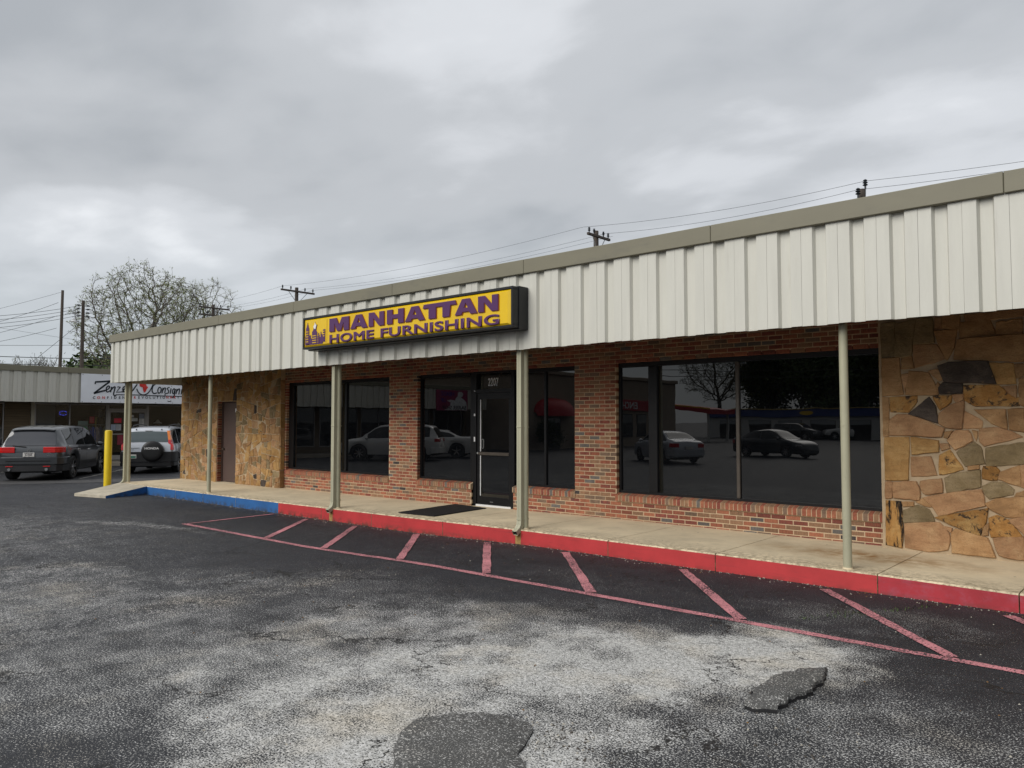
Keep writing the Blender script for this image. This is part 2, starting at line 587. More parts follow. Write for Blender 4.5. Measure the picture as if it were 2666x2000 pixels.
def asphalt_mat(name, patch=False):
    m, nt, b = new_mat(name)
    v = coords(nt, 'Object')
    L = nt.links

    def math_(op, a, c=None, d=None, clamp=False):
        n = nt.nodes.new('ShaderNodeMath'); n.operation = op; n.use_clamp = clamp
        for i, s_ in enumerate((a, c, d)):
            if s_ is None: continue
            if isinstance(s_, (int, float)): n.inputs[i].default_value = s_
            else: L.new(s_, n.inputs[i])
        return n.outputs[0]

    def blob(cx, cy, rx, ry, rot, amp, soft=1.0):
        mp = nt.nodes.new('ShaderNodeMapping'); mp.vector_type = 'TEXTURE'
        mp.inputs['Location'].default_value = (cx, cy, 0); mp.inputs['Rotation'].default_value = (0, 0, R(rot))
        mp.inputs['Scale'].default_value = (rx, ry, 1)
        L.new(vw, mp.inputs[0])
        ln = nt.nodes.new('ShaderNodeVectorMath'); ln.operation = 'LENGTH'
        L.new(mp.outputs[0], ln.inputs[0])
        mr = nt.nodes.new('ShaderNodeMapRange'); mr.interpolation_type = 'SMOOTHSTEP'
        mr.inputs['From Min'].default_value = 1 - soft * .55; mr.inputs['From Max'].default_value = 1 + soft * .35
        mr.inputs['To Min'].default_value = amp; mr.inputs['To Max'].default_value = 0
        L.new(ln.outputs['Value'], mr.inputs['Value'])
        return mr.outputs[0]

    # warped coordinates so that no outline is a clean ellipse
    wv = noise_tex(nt, .9, 6, .65, v, out='Color')
    sub = nt.nodes.new('ShaderNodeVectorMath'); sub.operation = 'SUBTRACT'; L.new(wv, sub.inputs[0]); sub.inputs[1].default_value = (.5, .5, .5)
    sc = nt.nodes.new('ShaderNodeVectorMath'); sc.operation = 'SCALE'; L.new(sub.outputs[0], sc.inputs[0]); sc.inputs['Scale'].default_value = 2.0
    av = nt.nodes.new('ShaderNodeVectorMath'); av.operation = 'ADD'; L.new(v, av.inputs[0]); L.new(sc.outputs[0], av.inputs[1])
    fl = nt.nodes.new('ShaderNodeVectorMath'); fl.operation = 'MULTIPLY'; L.new(av.outputs[0], fl.inputs[0]); fl.inputs[1].default_value = (1, 1, 0)
    vw = fl.outputs[0]
    fine = noise_tex(nt, 76, 3, .7, v)
    fine2 = noise_tex(nt, 120, 2, .5, v)
    big = noise_tex(nt, .55, 5, .6, v)
    mid = noise_tex(nt, 2.4, 6, .7, v)
    WK = .30
    if patch:
        wear = math_('MULTIPLY_ADD', mid, .35, .10)
    else:
        w = blob(-3.6, 4.75, 2.0, 1.15, 42, .66, 1.5)
        for a in ((-2.75, 5.75, 1.2, .78, 55, .66, 1.2), (-4.7, 4.2, 2.6, 2.1, 30, .40), (-3.6, 3.1, 2.0, 1.5, 20, .52),
                  (-10.7, 3.7, 1.5, .55, 20, .27), (-14.6, 6.1, 2.0, .28, 12, .30), (-6.2, 2.6, 3.6, 1.9, 20, .30), (-1.5, 4.6, 1.5, 1.6, 40, .27),
                  (-2.4, 7.6, 1.2, .5, 10, .2), (-9.2, 2.2, 4.5, 2.4, 20, .30), (-17, 2.5, 7, 3.5, 15, .22), (-5.2, 7.4, 1.5, .4, 0, .12), (-8.0, 4.6, 2.4, 1.1, 25, .22)):
            w = math_('MAXIMUM', w, blob(*a))
        k = math_('MULTIPLY_ADD', mid, 2.4, -.24)
        w = math_('MINIMUM', math_('MULTIPLY', w, k), .62)
        wear = math_('ADD', w, math_('MULTIPLY_ADD', big, .34, -.10))
    thr = math_('MULTIPLY_ADD', wear, WK, math_('MULTIPLY_ADD', fine, .72, math_('MULTIPLY_ADD', fine2, .28, -.015)))
    st = ramp(nt, thr, [(.605, 0.0), (.675, 1.0)])
    bw = nt.nodes.new('ShaderNodeRGBToBW'); L.new(st, bw.inputs[0])
    tar = ramp(nt, mid, [(.3, (.014, .015, .018)), (.7, (.029, .0305, .036))])
    if patch:
        tar = ramp(nt, mid, [(.3, (.060, .060, .058)), (.7, (.085, .083, .079))])
    stone = ramp(nt, noise_tex(nt, 31, 2, .5, v), [(.3, (.32, .315, .295)), (.5, (.52, .515, .49)), (.7, (.68, .67, .65))])
    tint = ramp(nt, noise_tex(nt, 1.1, 4, .6, v), [(.5, (1, 1, 1)), (.72, (1.0, .92, .80))])
    stone = mixc(nt, 1.0, stone, tint, 'MULTIPLY')
    col = mixc(nt, bw.outputs[0], tar, stone)
    # cracks
    cv = nt.nodes.new('ShaderNodeTexVoronoi'); cv.feature = 'DISTANCE_TO_EDGE'; cv.inputs['Scale'].default_value = .62
    L.new(vw, cv.inputs['Vector'])
    ck = ramp(nt, cv.outputs['Distance'], [(.0032, 1.0), (.009, 0.0)])
    cm = ramp(nt, noise_tex(nt, .8, 3, .5, v), [(.45, 0.0), (.52, 1.0)])
    ckf = math_('MULTIPLY', ck, cm)
    if not patch:
        col = mixc(nt, ckf, col, (.012, .011, .010))
    L.new(col, b.inputs['Base Color'])
    rg = nt.nodes.new('ShaderNodeMapRange'); L.new(bw.outputs[0], rg.inputs['Value'])
    rg.inputs['To Min'].default_value = .62; rg.inputs['To Max'].default_value = .9
    L.new(rg.outputs[0], b.inputs['Roughness'])
    b.inputs['Specular IOR Level'].default_value = .35
    h = math_('SUBTRACT', math_('ADD', fine, math_('MULTIPLY', fine2, .5)), math_('MULTIPLY', ckf, 1.5) if not patch else 0.0)
    bump(nt, b, h, .55, .012)
    return m


M['asphalt'] = asphalt_mat('worn_asphalt')
M['patch'] = asphalt_mat('patched_asphalt', True)


def line_paint(name, c, wear=.50, ground=(.025, .026, .029)):
    m, nt, b = new_mat(name)
    v = coords(nt, 'Object')
    n = noise_tex(nt, 60, 3, .6, v)
    g = noise_tex(nt, 1.3, 5, .65, v)
    ad = nt.nodes.new('ShaderNodeMath'); ad.operation = 'MULTIPLY_ADD'
    nt.links.new(g, ad.inputs[0]); ad.inputs[1].default_value = .55; nt.links.new(n, ad.inputs[2])
    f = ramp(nt, ad.outputs[0], [(wear + .30, 0.0), (wear + .40, 1.0)])
    n2 = noise_tex(nt, 3, 5, .6, v)
    cc = ramp(nt, n2, [(.3, tuple(x * .75 for x in c)), (.7, tuple(min(1, x * 1.2) for x in c))])
    col = mixc(nt, f, cc, ground)
    nt.links.new(col, b.inputs['Base Color'])
    b.inputs['Roughness'].default_value = .75
    bump(nt, b, n, .4, .01)
    return m


M['pink_line'] = line_paint('faded_red_line_paint', (.56, .22, .24), .48)
M['white_line'] = line_paint('worn_white_line_paint', (.42, .40, .36), .44)

# ------------------------------------------------------------------ ground
def sm(t):
    t = min(max(t, 0.0), 1.0)
    return t * t * (3 - 2 * t)


def gz(x, y=5.0):
    return -.06 * sm((-x - 7) / 3.5) * (1 - sm((-x - 21) / 4))


def lerp_tab(tab, x):
    if x <= tab[0][0]: return tab[0][1]
    for (a, p), (c, q) in zip(tab, tab[1:]):
        if x <= c: return p + (q - p) * (x - a) / (c - a)
    return tab[-1][1]


SW = [(-40, .145), (-22.6, .15), (-20.5, .157), (-14.3, .17), (-10, .195), (-7.6, .217), (-5, .217), (-2.6, .207), (-1.2, .185), (6, .17)]


def sw(x): return lerp_tab(SW, x)


g = MB()
xs = [-900, -300, -120, -60, -40] + [-30 + .5 * i for i in range(73)] + [12, 40, 120, 300, 900]
ys = [-900, -300, -100, -40, -12, 0, 4, 8, 12, 40, 120, 300, 900]
for y in ys:
    for x in xs:
        g.v.append((x, y, gz(x)))
nx = len(xs)
for j in range(len(ys) - 1):
    for i in range(nx - 1):
        g.f.append((j * nx + i, j * nx + i + 1, (j + 1) * nx + i + 1, (j + 1) * nx + i)); g.m.append(0)
ground = tag(g.build('parking_lot', M['asphalt'], smooth='all'), 'worn black asphalt parking lot with pale exposed stone', 'parking lot', kind='structure')


def strip(name, a, b_, w, m_, dz=.004, parent=ground, wob=.012, seed=0):
    """painted stripe laid on the ground, edges a little uneven"""
    rr = random.Random(seed)
    a, b_ = Vector((*a, 0)), Vector((*b_, 0))
    d = b_ - a; L_ = d.length; d.normalize(); n = Vector((-d.y, d.x, 0))
    k = max(2, int(L_ / .16))
    mb = MB()
    for i in range(k + 1):
        p = a + d * (L_ * i / k)
        for s_ in (-1, 1):
            q = p + n * s_ * (w / 2 + rr.uniform(-wob, wob) * .6)
            mb.v.append((q.x, q.y, gz(q.x) + dz))
    for i in range(k):
        mb.f.append((2 * i, 2 * i + 2, 2 * i + 3, 2 * i + 1)); mb.m.append(0)
    return mb.build(name, m_, parent)


LINES = [((-14.05, 6.77), (-14.20, 8.70), .07), ((-11.38, 6.84), (-12.98, 8.66), .11), ((-9.80, 6.84), (-11.48, 8.70), .11), ((-8.05, 6.84), (-9.85, 8.74), .11),
         ((-6.45, 6.84), (-8.17, 8.68), .11), ((-4.90, 6.84), (-6.66, 8.68), .11), ((-3.20, 6.84), (-4.80, 8.64), .11), ((-1.46, 6.84), (-3.08, 8.66), .11), ((.22, 6.84), (-1.36, 8.64), .11)]
for i, (a, b_, w) in enumerate(LINES):
    strip('painted_stripe', a, b_, w, M['pink_line'], .0085, seed=i)
strip('painted_stripe', (-14.13, 6.77), (3.2, 6.79), .105, M['pink_line'], .0045, seed=31)
for i, (a, b_) in enumerate([((-26.85, 9.42), (-31.6, 12.9)), ((-29.7, 6.75), (-33.2, 9.3)), ((-30.4, 3.85), (-33.2, 5.9)), ((-24.2, 12.4), (-29.2, 16.0)), ((-29.2, -5.0), (-33.2, -2.1)), ((-29.2, -8.6), (-33.2, -5.7)),
                             ((-20.5, -8.2), (-14.5, -12.2)), ((-18, -5.8), (-12, -9.8)), ((-15, -14.5), (-9, -18.5))]):
    strip('parking_line', a, b_, .10, M['white_line'], .0045, seed=50 + i)


M['seam'] = mat('asphalt_seam_tar', (.010, .010, .011), .8)
M['old_asphalt'] = mat('older_grey_asphalt', (.062, .061, .062), .9, .35, 5, bmp=.4, bscale=60, dirt=(.10, .098, .095), dirt_scale=3, dirt_lo=.58)
strip('asphalt_band', (-28.3, 4.95), (-23.1, 13.6), 1.5, M['old_asphalt'], .003, seed=71, wob=.05)
strip('asphalt_seam', (-27.45, 4.6), (-22.4, 13.2), .055, M['seam'], .0055, seed=72, wob=.04)


def patch(name, poly, h, seed, m_, label):
    rr = random.Random(seed)
    pts = []
    n = len(poly)
    for i in range(n):
        a, c = Vector((*poly[i], 0)), Vector((*poly[(i + 1) % n], 0))
        k = max(2, int((c - a).length / .05))
        for j in range(k):
            p = a.lerp(c, j / k)
            if j: p += Vector((rr.uniform(-.022, .022), rr.uniform(-.022, .022), 0))
            pts.append((p.x, p.y))
    cx = sum(p[0] for p in pts) / len(pts); cy = sum(p[1] for p in pts) / len(pts)
    mb = MB()
    k = len(pts)
    rings = [(1.0, -.01), (1.0, h * .55), (.955, h), (.5, h * 1.25)]
    for s_, z in rings:
        for p in pts:
            mb.v.append((cx + (p[0] - cx) * s_, cy + (p[1] - cy) * s_, z + (rr.uniform(-.002, .002) if z > 0 else 0)))
    for r_ in range(len(rings) - 1):
        for i in range(k):
            mb.f.append((r_ * k + i, r_ * k + (i + 1) % k, (r_ + 1) * k + (i + 1) % k, (r_ + 1) * k + i)); mb.m.append(1 if r_ == 0 else 0)
    mb.f.append(tuple(range((len(rings) - 1) * k, len(rings) * k))); mb.m.append(0)
    o = mb.build(name, [m_, M['seam']], ground, smooth=50)
    o['label'] = label
    return o


patch('asphalt_patch', [(-3.54, 3.01), (-3.64, 3.22), (-3.57, 3.41), (-3.4, 3.6), (-3.23, 3.66), (-3.08, 3.65), (-2.95, 3.5), (-2.86, 3.3), (-2.6, 3.1), (-2.45, 2.8), (-2.7, 2.45), (-3.12, 2.62), (-3.42, 2.87)], .02, 3, M['patch'], 'dark grey round patch sunk into the pale worn asphalt')
patch('asphalt_patch', [(-2.24, 4.82), (-2.29, 5.16), (-2.27, 5.53), (-2.17, 5.72), (-2.07, 5.86), (-2.01, 5.6), (-1.97, 5.3), (-2.04, 5.05), (-2.02, 4.82), (-2.14, 4.74)], .042, 5, M['patch'], 'broken grey patch with a raised ragged edge')

# ------------------------------------------------------------------ sidewalk
walk = tag(empty('sidewalk', (-10, 9.8, 0)), 'concrete sidewalk under the canopy with red and blue kerb', 'sidewalk', kind='structure')
JX = [6.0, 4.2, 2.4, .6, -1.3, -2.58, -4.46, -6.05, -7.66, -9.33, -11.2, -12.75, -14.27, -16.0, -17.5, -18.9, -20.6]
for i in range(len(JX) - 1):
    x1, x0 = JX[i] - .006, JX[i + 1] + .006
    mb = MB()
    vs_ = []
    for x in (x0, x1):
        h = sw(x)
        vs_ += [(x, 8.84, -.3), (x, 8.84, h - .016), (x, 8.858, h), (x, 10.95, h + .006), (x, 10.95, -.3)]
    mb.add(vs_, [(1, 6, 7, 2), (2, 7, 8, 3), (3, 8, 9, 4), (0, 4, 9, 5), (0, 1, 2, 3, 4), (5, 9, 8, 7, 6)], 0)
    mb.add(vs_, [(0, 5, 6, 1)], 1)
    mb.build('slab', [M['concrete'], M['kerb_blue'] if x1 < -14 else (M['kerb_red_old'] if x0 > -2.7 else M['kerb_red'])], walk)
# last slab, and the ramp that runs down to the lot
mb = MB()
vs_ = []
for x, yf in ((-22.5, 8.95), (-20.612, 8.84)):
    h = sw(x)
    vs_ += [(x, yf, -.3), (x, yf, h - .016), (x, yf + .018, h), (x, 10.95, h + .006), (x, 10.95, -.3)]
mb.add(vs_, [(1, 6, 7, 2), (2, 7, 8, 3), (3, 8, 9, 4), (0, 4, 9, 5), (0, 1, 2, 3, 4), (5, 9, 8, 7, 6), (0, 5, 6, 1)], 0)
mb.build('slab', M['concrete'], walk)
mb = MB()
A, B, C, D = (-20.52, 8.836, .153), (-22.45, 8.945, .146), (-21.45, 7.42, .012), (-20.25, 7.72, .0)
A2 = [(p[0], p[1], -.25) for p in (A, B, C, D)]
mb.add([A, B, C, D] + A2, [(0, 1, 2, 3), (1, 5, 6, 2), (2, 6, 7, 3)], 0)
mb.add([A, D] + [A2[0], A2[3]], [(0, 1, 3, 2)], 1)
tag(mb.build('ramp', [M['ramp'], M['kerb_blue']], walk), 'concrete kerb ramp with a blue painted side')
# unpainted, rust-stained bands below the downspouts
for x in (-12.43, -7.68):
    mb = MB()
    mb.add([(x - .055, 8.838, -.08), (x + .05, 8.838, -.08), (x + .06, 8.838, sw(x) - .012), (x - .05, 8.838, sw(x) - .012)], [(0, 1, 2, 3)])
    mb.build('rust_run', M['rust'], walk)

# loose grit and leaf litter along the kerb
mb = MB()
rr = random.Random(11)
for i in range(1500):
    x = rr.uniform(-20, 2.5); t = rr.random() ** 3
    y = 8.825 - t * .22
    s_ = rr.uniform(.003, .009) * (1.5 if rr.random() < .06 else 1)
    z = gz(x)
    a = rr.uniform(0, 6.28)
    pts = [(x + s_ * math.cos(a + q * 2.1) * 1.3, y + s_ * math.sin(a + q * 2.1) * 1.3, z + .001) for q in range(3)] + [(x, y, z + s_ * 1.1)]
    mb.add(pts, [(0, 1, 3), (1, 2, 3), (2, 0, 3)], rr.choice((0, 0, 1, 2)))
for i in range(420):
    x = rr.uniform(-9, 0); y = rr.uniform(2.2, 8.4)
    s_ = rr.uniform(.003, .009); z = gz(x); a = rr.uniform(0, 6.28)
    pts = [(x + s_ * math.cos(a + q * 2.1) * 1.3, y + s_ * math.sin(a + q * 2.1) * 1.3, z + .001) for q in range(3)] + [(x, y, z + s_)]
    mb.add(pts, [(0, 1, 3), (1, 2, 3), (2, 0, 3)], rr.choice((0, 1, 1, 2)))
for i in range(150):
    x = rr.gauss(-2.75, .18); y = rr.gauss(3.62, .16)
    if i > 95: x, y = rr.gauss(-1.75, .3), rr.gauss(4.6, .35)
    s_ = rr.uniform(.003, .009); a = rr.uniform(0, 6.28)
    pts = [(x + s_ * math.cos(a + q * 2.1) * 1.4, y + s_ * math.sin(a + q * 2.1) * 1.4, .001) for q in range(3)] + [(x, y, s_ * .8 + .004)]
    mb.add(pts, [(0, 1, 3), (1, 2, 3), (2, 0, 3)], rr.choice((1, 1, 1, 1, 0)))
M['grit1'] = mat('pale_grit', (.40, .37, .31), .9); M['grit2'] = mat('dark_grit', (.07, .06, .05), .9); M['grit3'] = mat('brown_litter', (.20, .11, .04), .9)
tag(mb.build('grit', [M['grit1'], M['grit2'], M['grit3']]), 'loose grit and leaf litter strewn along the kerb', 'grit', kind='stuff')
# weeds in the crack
M['weed'] = mat('weed_leaf', (.06, .09, .025), .7, .4, 20)
mb = MB()
for i in range(170):
    t = rr.random()
    x, y = -1.95 - .85 * t + rr.gauss(0, .05), 8.72 - 1.5 * t + rr.gauss(0, .05)
    a = rr.uniform(0, 6.28); L_ = rr.uniform(.012, .04) * (1.6 if t < .1 else 1)
    mb.add([(x, y, 0), (x + .008 * math.cos(a + 1.57), y + .008 * math.sin(a + 1.57), 0), (x + L_ * math.cos(a), y + L_ * math.sin(a), L_ * rr.uniform(.2, 1))], [(0, 1, 2)])
tag(mb.build('weeds', M['weed']), 'sparse low weeds growing in the asphalt crack near the red kerb', 'weeds', kind='stuff')


# ------------------------------------------------------------------ main store building
YB, YST, YF = 10.83, 10.70, 8.74
bld = thing('store_building', (-10, 11, 0), 'long low brick and flagstone furniture store with cream siding canopy', 'store')

BR = [mat('brick_a', (.255, .085, .05), .85, .28, 14, bmp=.3, bscale=120, rndobj=.22, dirt=(.16, .09, .06), dirt_scale=9, dirt_lo=.58),
      mat('brick_b', (.30, .112, .062), .85, .25, 14, bmp=.3, bscale=120, rndobj=.2),
      mat('brick_c', (.20, .058, .040), .85, .3, 14, bmp=.3, bscale=120, rndobj=.22, dirt=(.09, .06, .055), dirt_scale=10, dirt_lo=.55),
      mat('brick_d', (.25, .14, .08), .85, .25, 14, bmp=.3, bscale=120, rndobj=.22),
      mat('brick_e', (.175, .115, .078), .85, .25, 14, bmp=.3, bscale=120, rndobj=.25),
      mat('brick_f', (.125, .112, .102), .85, .22, 14, bmp=.3, bscale=120, rndobj=.25, dirt=(.2, .08, .05), dirt_scale=10, dirt_lo=.62),
      mat('brick_g', (.055, .045, .043), .85, .22, 14, bmp=.3, bscale=120, rndobj=.2)]
BW = [26, 23, 14, 20, 12, 5, 1]
bh, bl = .0552, .203


def brick_mb(x0, x1, y0, y1, z0, z1, mb=None, mi=0, c=.004):
    mb = mb or MB()
    mb.add([(x0, y1, z0), (x1, y1, z0), (x1, y1, z1), (x0, y1, z1), (x0, y0 + c, z0), (x1, y0 + c, z0), (x1, y0 + c, z1), (x0, y0 + c, z1),
            (x0 + c, y0, z0 + c), (x1 - c, y0, z0 + c), (x1 - c, y0, z1 - c), (x0 + c, y0, z1 - c)],
           [(0, 1, 5, 4), (1, 2, 6, 5), (2, 3, 7, 6), (3, 0, 4, 7), (4, 5, 9, 8), (5, 6, 10, 9), (6, 7, 11, 10), (7, 4, 8, 11), (8, 9, 10, 11)], mi)
    return mb


brick_me = [brick_mb(-.5, .5, 0, .1, 0, bh).mesh('brick', m_) for m_ in BR]
for me in brick_me:      # unit length in x: keep the end chamfer small
    for v in me.vertices:
        if abs(v.co.x) < .4999: v.co.x = math.copysign(.48, v.co.x)

OPEN = [(-17.17, -13.14, .52, 2.86), (-12.21, -8.10, .52, 2.86), (-7.23, -3.05, .52, 2.86)]    # openings above the sill course
DOOR = (-10.62, -9.53)
WX0, WX1 = -17.42, -2.98
course = .0677
rb = random.Random(5)
bricks = []


def solid(z):
    segs = [(WX0, WX1)]
    cut = []
    if z < .50:
        cut.append(DOOR)
    elif z < 2.84:
        cut += [(a, b_) for a, b_, _, _ in OPEN]
    out = segs
    for a, b_ in cut:
        nx_ = []
        for s0, s1 in out:
            if b_ <= s0 or a >= s1: nx_.append((s0, s1)); continue
            if a > s0: nx_.append((s0, a))
            if b_ < s1: nx_.append((b_, s1))
        out = nx_
    return out


z = .52 - 6 * course
row = 0
while z < 3.22:
    for s0, s1 in solid(z + .02):
        off = .1065 if row % 2 else 0
        k = math.floor((s0 - off) / .213) - 1
        while True:
            a = k * .213 + off
            k += 1
            if a > s1: break
            p, q = max(a, s0), min(a + .2005, s1)
            if q - p < .035: continue
            bricks.append((p, q, z))
    z += course; row += 1

mort = MB()
mort.box(WX0, DOOR[0], YB + .0045, YB + .16, 0, .52); mort.box(DOOR[1], WX1, YB + .0045, YB + .16, 0, .52)
mort.box(WX0, WX1, YB + .0045, YB + .16, 2.862, 3.3)
for a, b_ in ((WX0, -17.17), (-13.14, -12.21), (-8.10, -7.23)):
    mort.box(a + .004, b_ - .004, YB + .0045, YB + .155, .52, 2.862)
wall = mort.build('brick_wall', M['mortar'], bld)


def camdepth(x, y): return -x * .6617 + y * .75


# rowlock sills: bricks on edge, sloping outwards
row_pos = []
for a, b_, _, _ in OPEN:
    x = a - .01
    while x + .057 < b_ + .012:
        if not (x + .057 > DOOR[0] + .0 and x < DOOR[1]):
            row_pos.append(x)
        x += .0677


def rowlock_mb(mb, x0, x1, mi=0):
    y0, y1, z0 = YB - .028, YB + .10, .525
    c = .003
    mb.add([(x0, y0, z0), (x1, y0, z0), (x1, y0 - .004, z0 + .095), (x0, y0 - .004, z0 + .095), (x0, y1, z0 + .02), (x1, y1, z0 + .02), (x1, y1, z0 + .137), (x0, y1, z0 + .137),
            (x0, y0 + .012, z0 + .1), (x1, y0 + .012, z0 + .1)],
           [(0, 1, 2, 3), (3, 2, 9, 8), (8, 9, 6, 7), (0, 4, 5, 1), (1, 5, 6, 9, 2), (0, 3, 8, 7, 4)], mi)


items = [('s', b_[0], b_[1], b_[2]) for b_ in bricks] + [('r', x, x + .0555, .53) for x in row_pos]
items.sort(key=lambda t: camdepth((t[1] + t[2]) / 2, YB) + (3.0 if t[0] == 'r' else 0) + (6 if t[3] > 3.12 else 0))
rest = MB()
row_me = []
for m_ in BR:
    mb = MB(); rowlock_mb(mb, -.02775, .02775); row_me.append(mb.mesh('brick', m_, off=(0, 0, .525)))
for i, (k, x0, x1, z) in enumerate(items):
    ci = rb.choices(range(7), BW)[0]
    jy = rb.uniform(-.003, .003)
    if i < 300:
        if k == 's':
            inst('brick', brick_me[ci], wall, ((x0 + x1) / 2, YB + jy, z), scale=(x1 - x0, 1, 1))
        else:
            inst('brick', row_me[ci], wall, (x0 + .02875, jy, .525))
    elif k == 's':
        brick_mb(x0, x1, YB + jy, YB + .1, z, z + bh, rest, ci)
    else:
        rowlock_mb(rest, x0, x1, ci)
tag(rest.build('bricks', BR, wall), 'far courses of mixed red and brown bricks', kind='stuff')

# mortar bed under the rowlocks
for a, b_ in ((-17.18, -13.13), (-12.22, DOOR[0]), (DOOR[1], -8.09), (-7.24, -3.04)):
    mb = MB().add([(a, YB - .0255, .523), (b_, YB - .0255, .523), (b_, YB - .0265, .6185), (a, YB - .0265, .6185), (a, YB + .1, .523), (b_, YB + .1, .523), (b_, YB + .1, .655), (a, YB + .1, .655)],
           [(0, 1, 2, 3), (3, 2, 6, 7), (0, 3, 7, 4), (1, 5, 6, 2), (0, 4, 5, 1)])
    mb.build('sill_bed', M['mortar'], bld)

# ---- flagstone faces
def stone_mat(name, c, c2, dark=None, dlo=.58, dscale=6.0, stretch=(1, 1, 1)):
    """split flagstone: banded tone, blotches, chunky relief"""
    m, nt, b = new_mat(name)
    v = coords(nt, 'Object', stretch, True)
    wv = nt.nodes.new('ShaderNodeVectorMath'); wv.operation = 'MULTIPLY_ADD'
    nt.links.new(noise_tex(nt, 2.5, 3, .6, v, out='Color'), wv.inputs[0]); wv.inputs[1].default_value = (.35, .35, .35); nt.links.new(v, wv.inputs[2])
    n1 = noise_tex(nt, 3.4, 6, .65, wv.outputs[0])
    col = ramp(nt, n1, [(.30, tuple(x * .68 for x in c)), (.46, c), (.60, c2), (.74, tuple(min(1, x * 1.2) for x in c2))])
    ba = noise_tex(nt, 9, 4, .6, coords(nt, 'Object', (.5, 1, 2.2), True))
    col = mixc(nt, ramp(nt, ba, [(.50, 0.0), (.70, .55)]), col, tuple(x * .62 for x in c))
    f = noise_tex(nt, 60, 4, .7, v)
    col = mixc(nt, ramp(nt, f, [(.34, .5), (.46, 0.0)]), col, tuple(x * .5 for x in c))
    if dark:
        col = mixc(nt, ramp(nt, noise_tex(nt, dscale, 7, .72, wv.outputs[0]), [(dlo, 0.0), (dlo + .07, 1.0)]), col, dark)
    oi = nt.nodes.new('ShaderNodeObjectInfo'); hs = nt.nodes.new('ShaderNodeHueSaturation'); mr = nt.nodes.new('ShaderNodeMapRange')
    mr.inputs['To Min'].default_value = .80; mr.inputs['To Max'].default_value = 1.18
    nt.links.new(oi.outputs['Random'], mr.inputs['Value']); nt.links.new(mr.outputs[0], hs.inputs['Value']); nt.links.new(col, hs.inputs['Color'])
    nt.links.new(hs.outputs[0], b.inputs['Base Color'])
    b.inputs['Roughness'].default_value = .92; b.inputs['Specular IOR Level'].default_value = .25
    ad = nt.nodes.new('ShaderNodeMath'); ad.operation = 'MULTIPLY_ADD'
    nt.links.new(noise_tex(nt, 11, 5, .6, v), ad.inputs[0]); ad.inputs[1].default_value = 1.6; nt.links.new(f, ad.inputs[2])
    bump(nt, b, ad.outputs[0], .6, .018)
    return m


ST = {'tan': stone_mat('stone_tan', (.36, .205, .095), (.43, .265, .13)),
      'pink': stone_mat('stone_pink', (.40, .225, .115), (.46, .285, .15), (.34, .14, .06), .66, 5),
      'ochre': stone_mat('stone_ochre', (.38, .215, .08), (.45, .28, .115)),
      'olive': stone_mat('stone_olive', (.245, .18, .095), (.31, .235, .135), (.11, .085, .06), .62, 5),
      'orange': stone_mat('stone_orange', (.36, .18, .055), (.45, .28, .11), (.05, .035, .025), .53, 9),
      'black': stone_mat('stone_black', (.065, .052, .045), (.10, .08, .066), (.24, .16, .09), .62, 7),
      'stain': stone_mat('stone_stained', (.42, .22, .07), (.48, .29, .11), (.018, .014, .012), .46, 4, (2.4, 1, .5))}


def stone(poly, Y, m_, seed, parent, th=.03, face=-1, axis='Y'):
    rr = random.Random(seed)
    cx = sum(p[0] for p in poly) / len(poly); cz = sum(p[1] for p in poly) / len(poly)
    pts = []
    n = len(poly)
    per = sum((Vector(poly[i]) - Vector(poly[(i + 1) % n])).length for i in range(n))
    step = max(.055, per / 16)
    for i in range(n):
        a, c = Vector(poly[i]), Vector(poly[(i + 1) % n])
        k = max(1, round((c - a).length / step))
        for j in range(k):
            p = a.lerp(c, j / k)
            if j == 0:
                p = p.lerp(Vector((cx, cz)), min(.05, .006 / max(.02, (p - Vector((cx, cz))).length)))
            else:
                p += Vector((rr.uniform(-.006, .006), rr.uniform(-.006, .006)))
            pts.append(p)
    h = th + rr.uniform(-.008, .012)
    tx, tz = rr.uniform(-.03, .03), rr.uniform(-.03, .03)
    k = len(pts)
    mb = MB()
    size = max(.05, math.sqrt(abs(per)) * .25)
    for s_, d_ in ((0, -.02), (0, h * .6), (1, h)):
        for p in pts:
            v = Vector((p[0] - cx, p[1] - cz))
            if s_: v *= max(.75, 1 - .009 / max(.03, v.length))
            dd = d_ if d_ < 0 else d_ + v[0] * tx + v[1] * tz + (rr.uniform(-.003, .003) if s_ else 0)
            x, z_ = cx + v[0], cz + v[1]
            mb.v.append((x, Y + face * dd, z_) if axis == 'Y' else (Y + face * dd, x, z_))
    for r_ in range(2):
        for i in range(k):
            mb.f.append((r_ * k + i, r_ * k + (i + 1) % k, (r_ + 1) * k + (i + 1) % k, (r_ + 1) * k + i)); mb.m.append(0)
    mb.f.append(tuple(range(2 * k, 3 * k))); mb.m.append(0)
    return mb.build('stone', m_, parent)


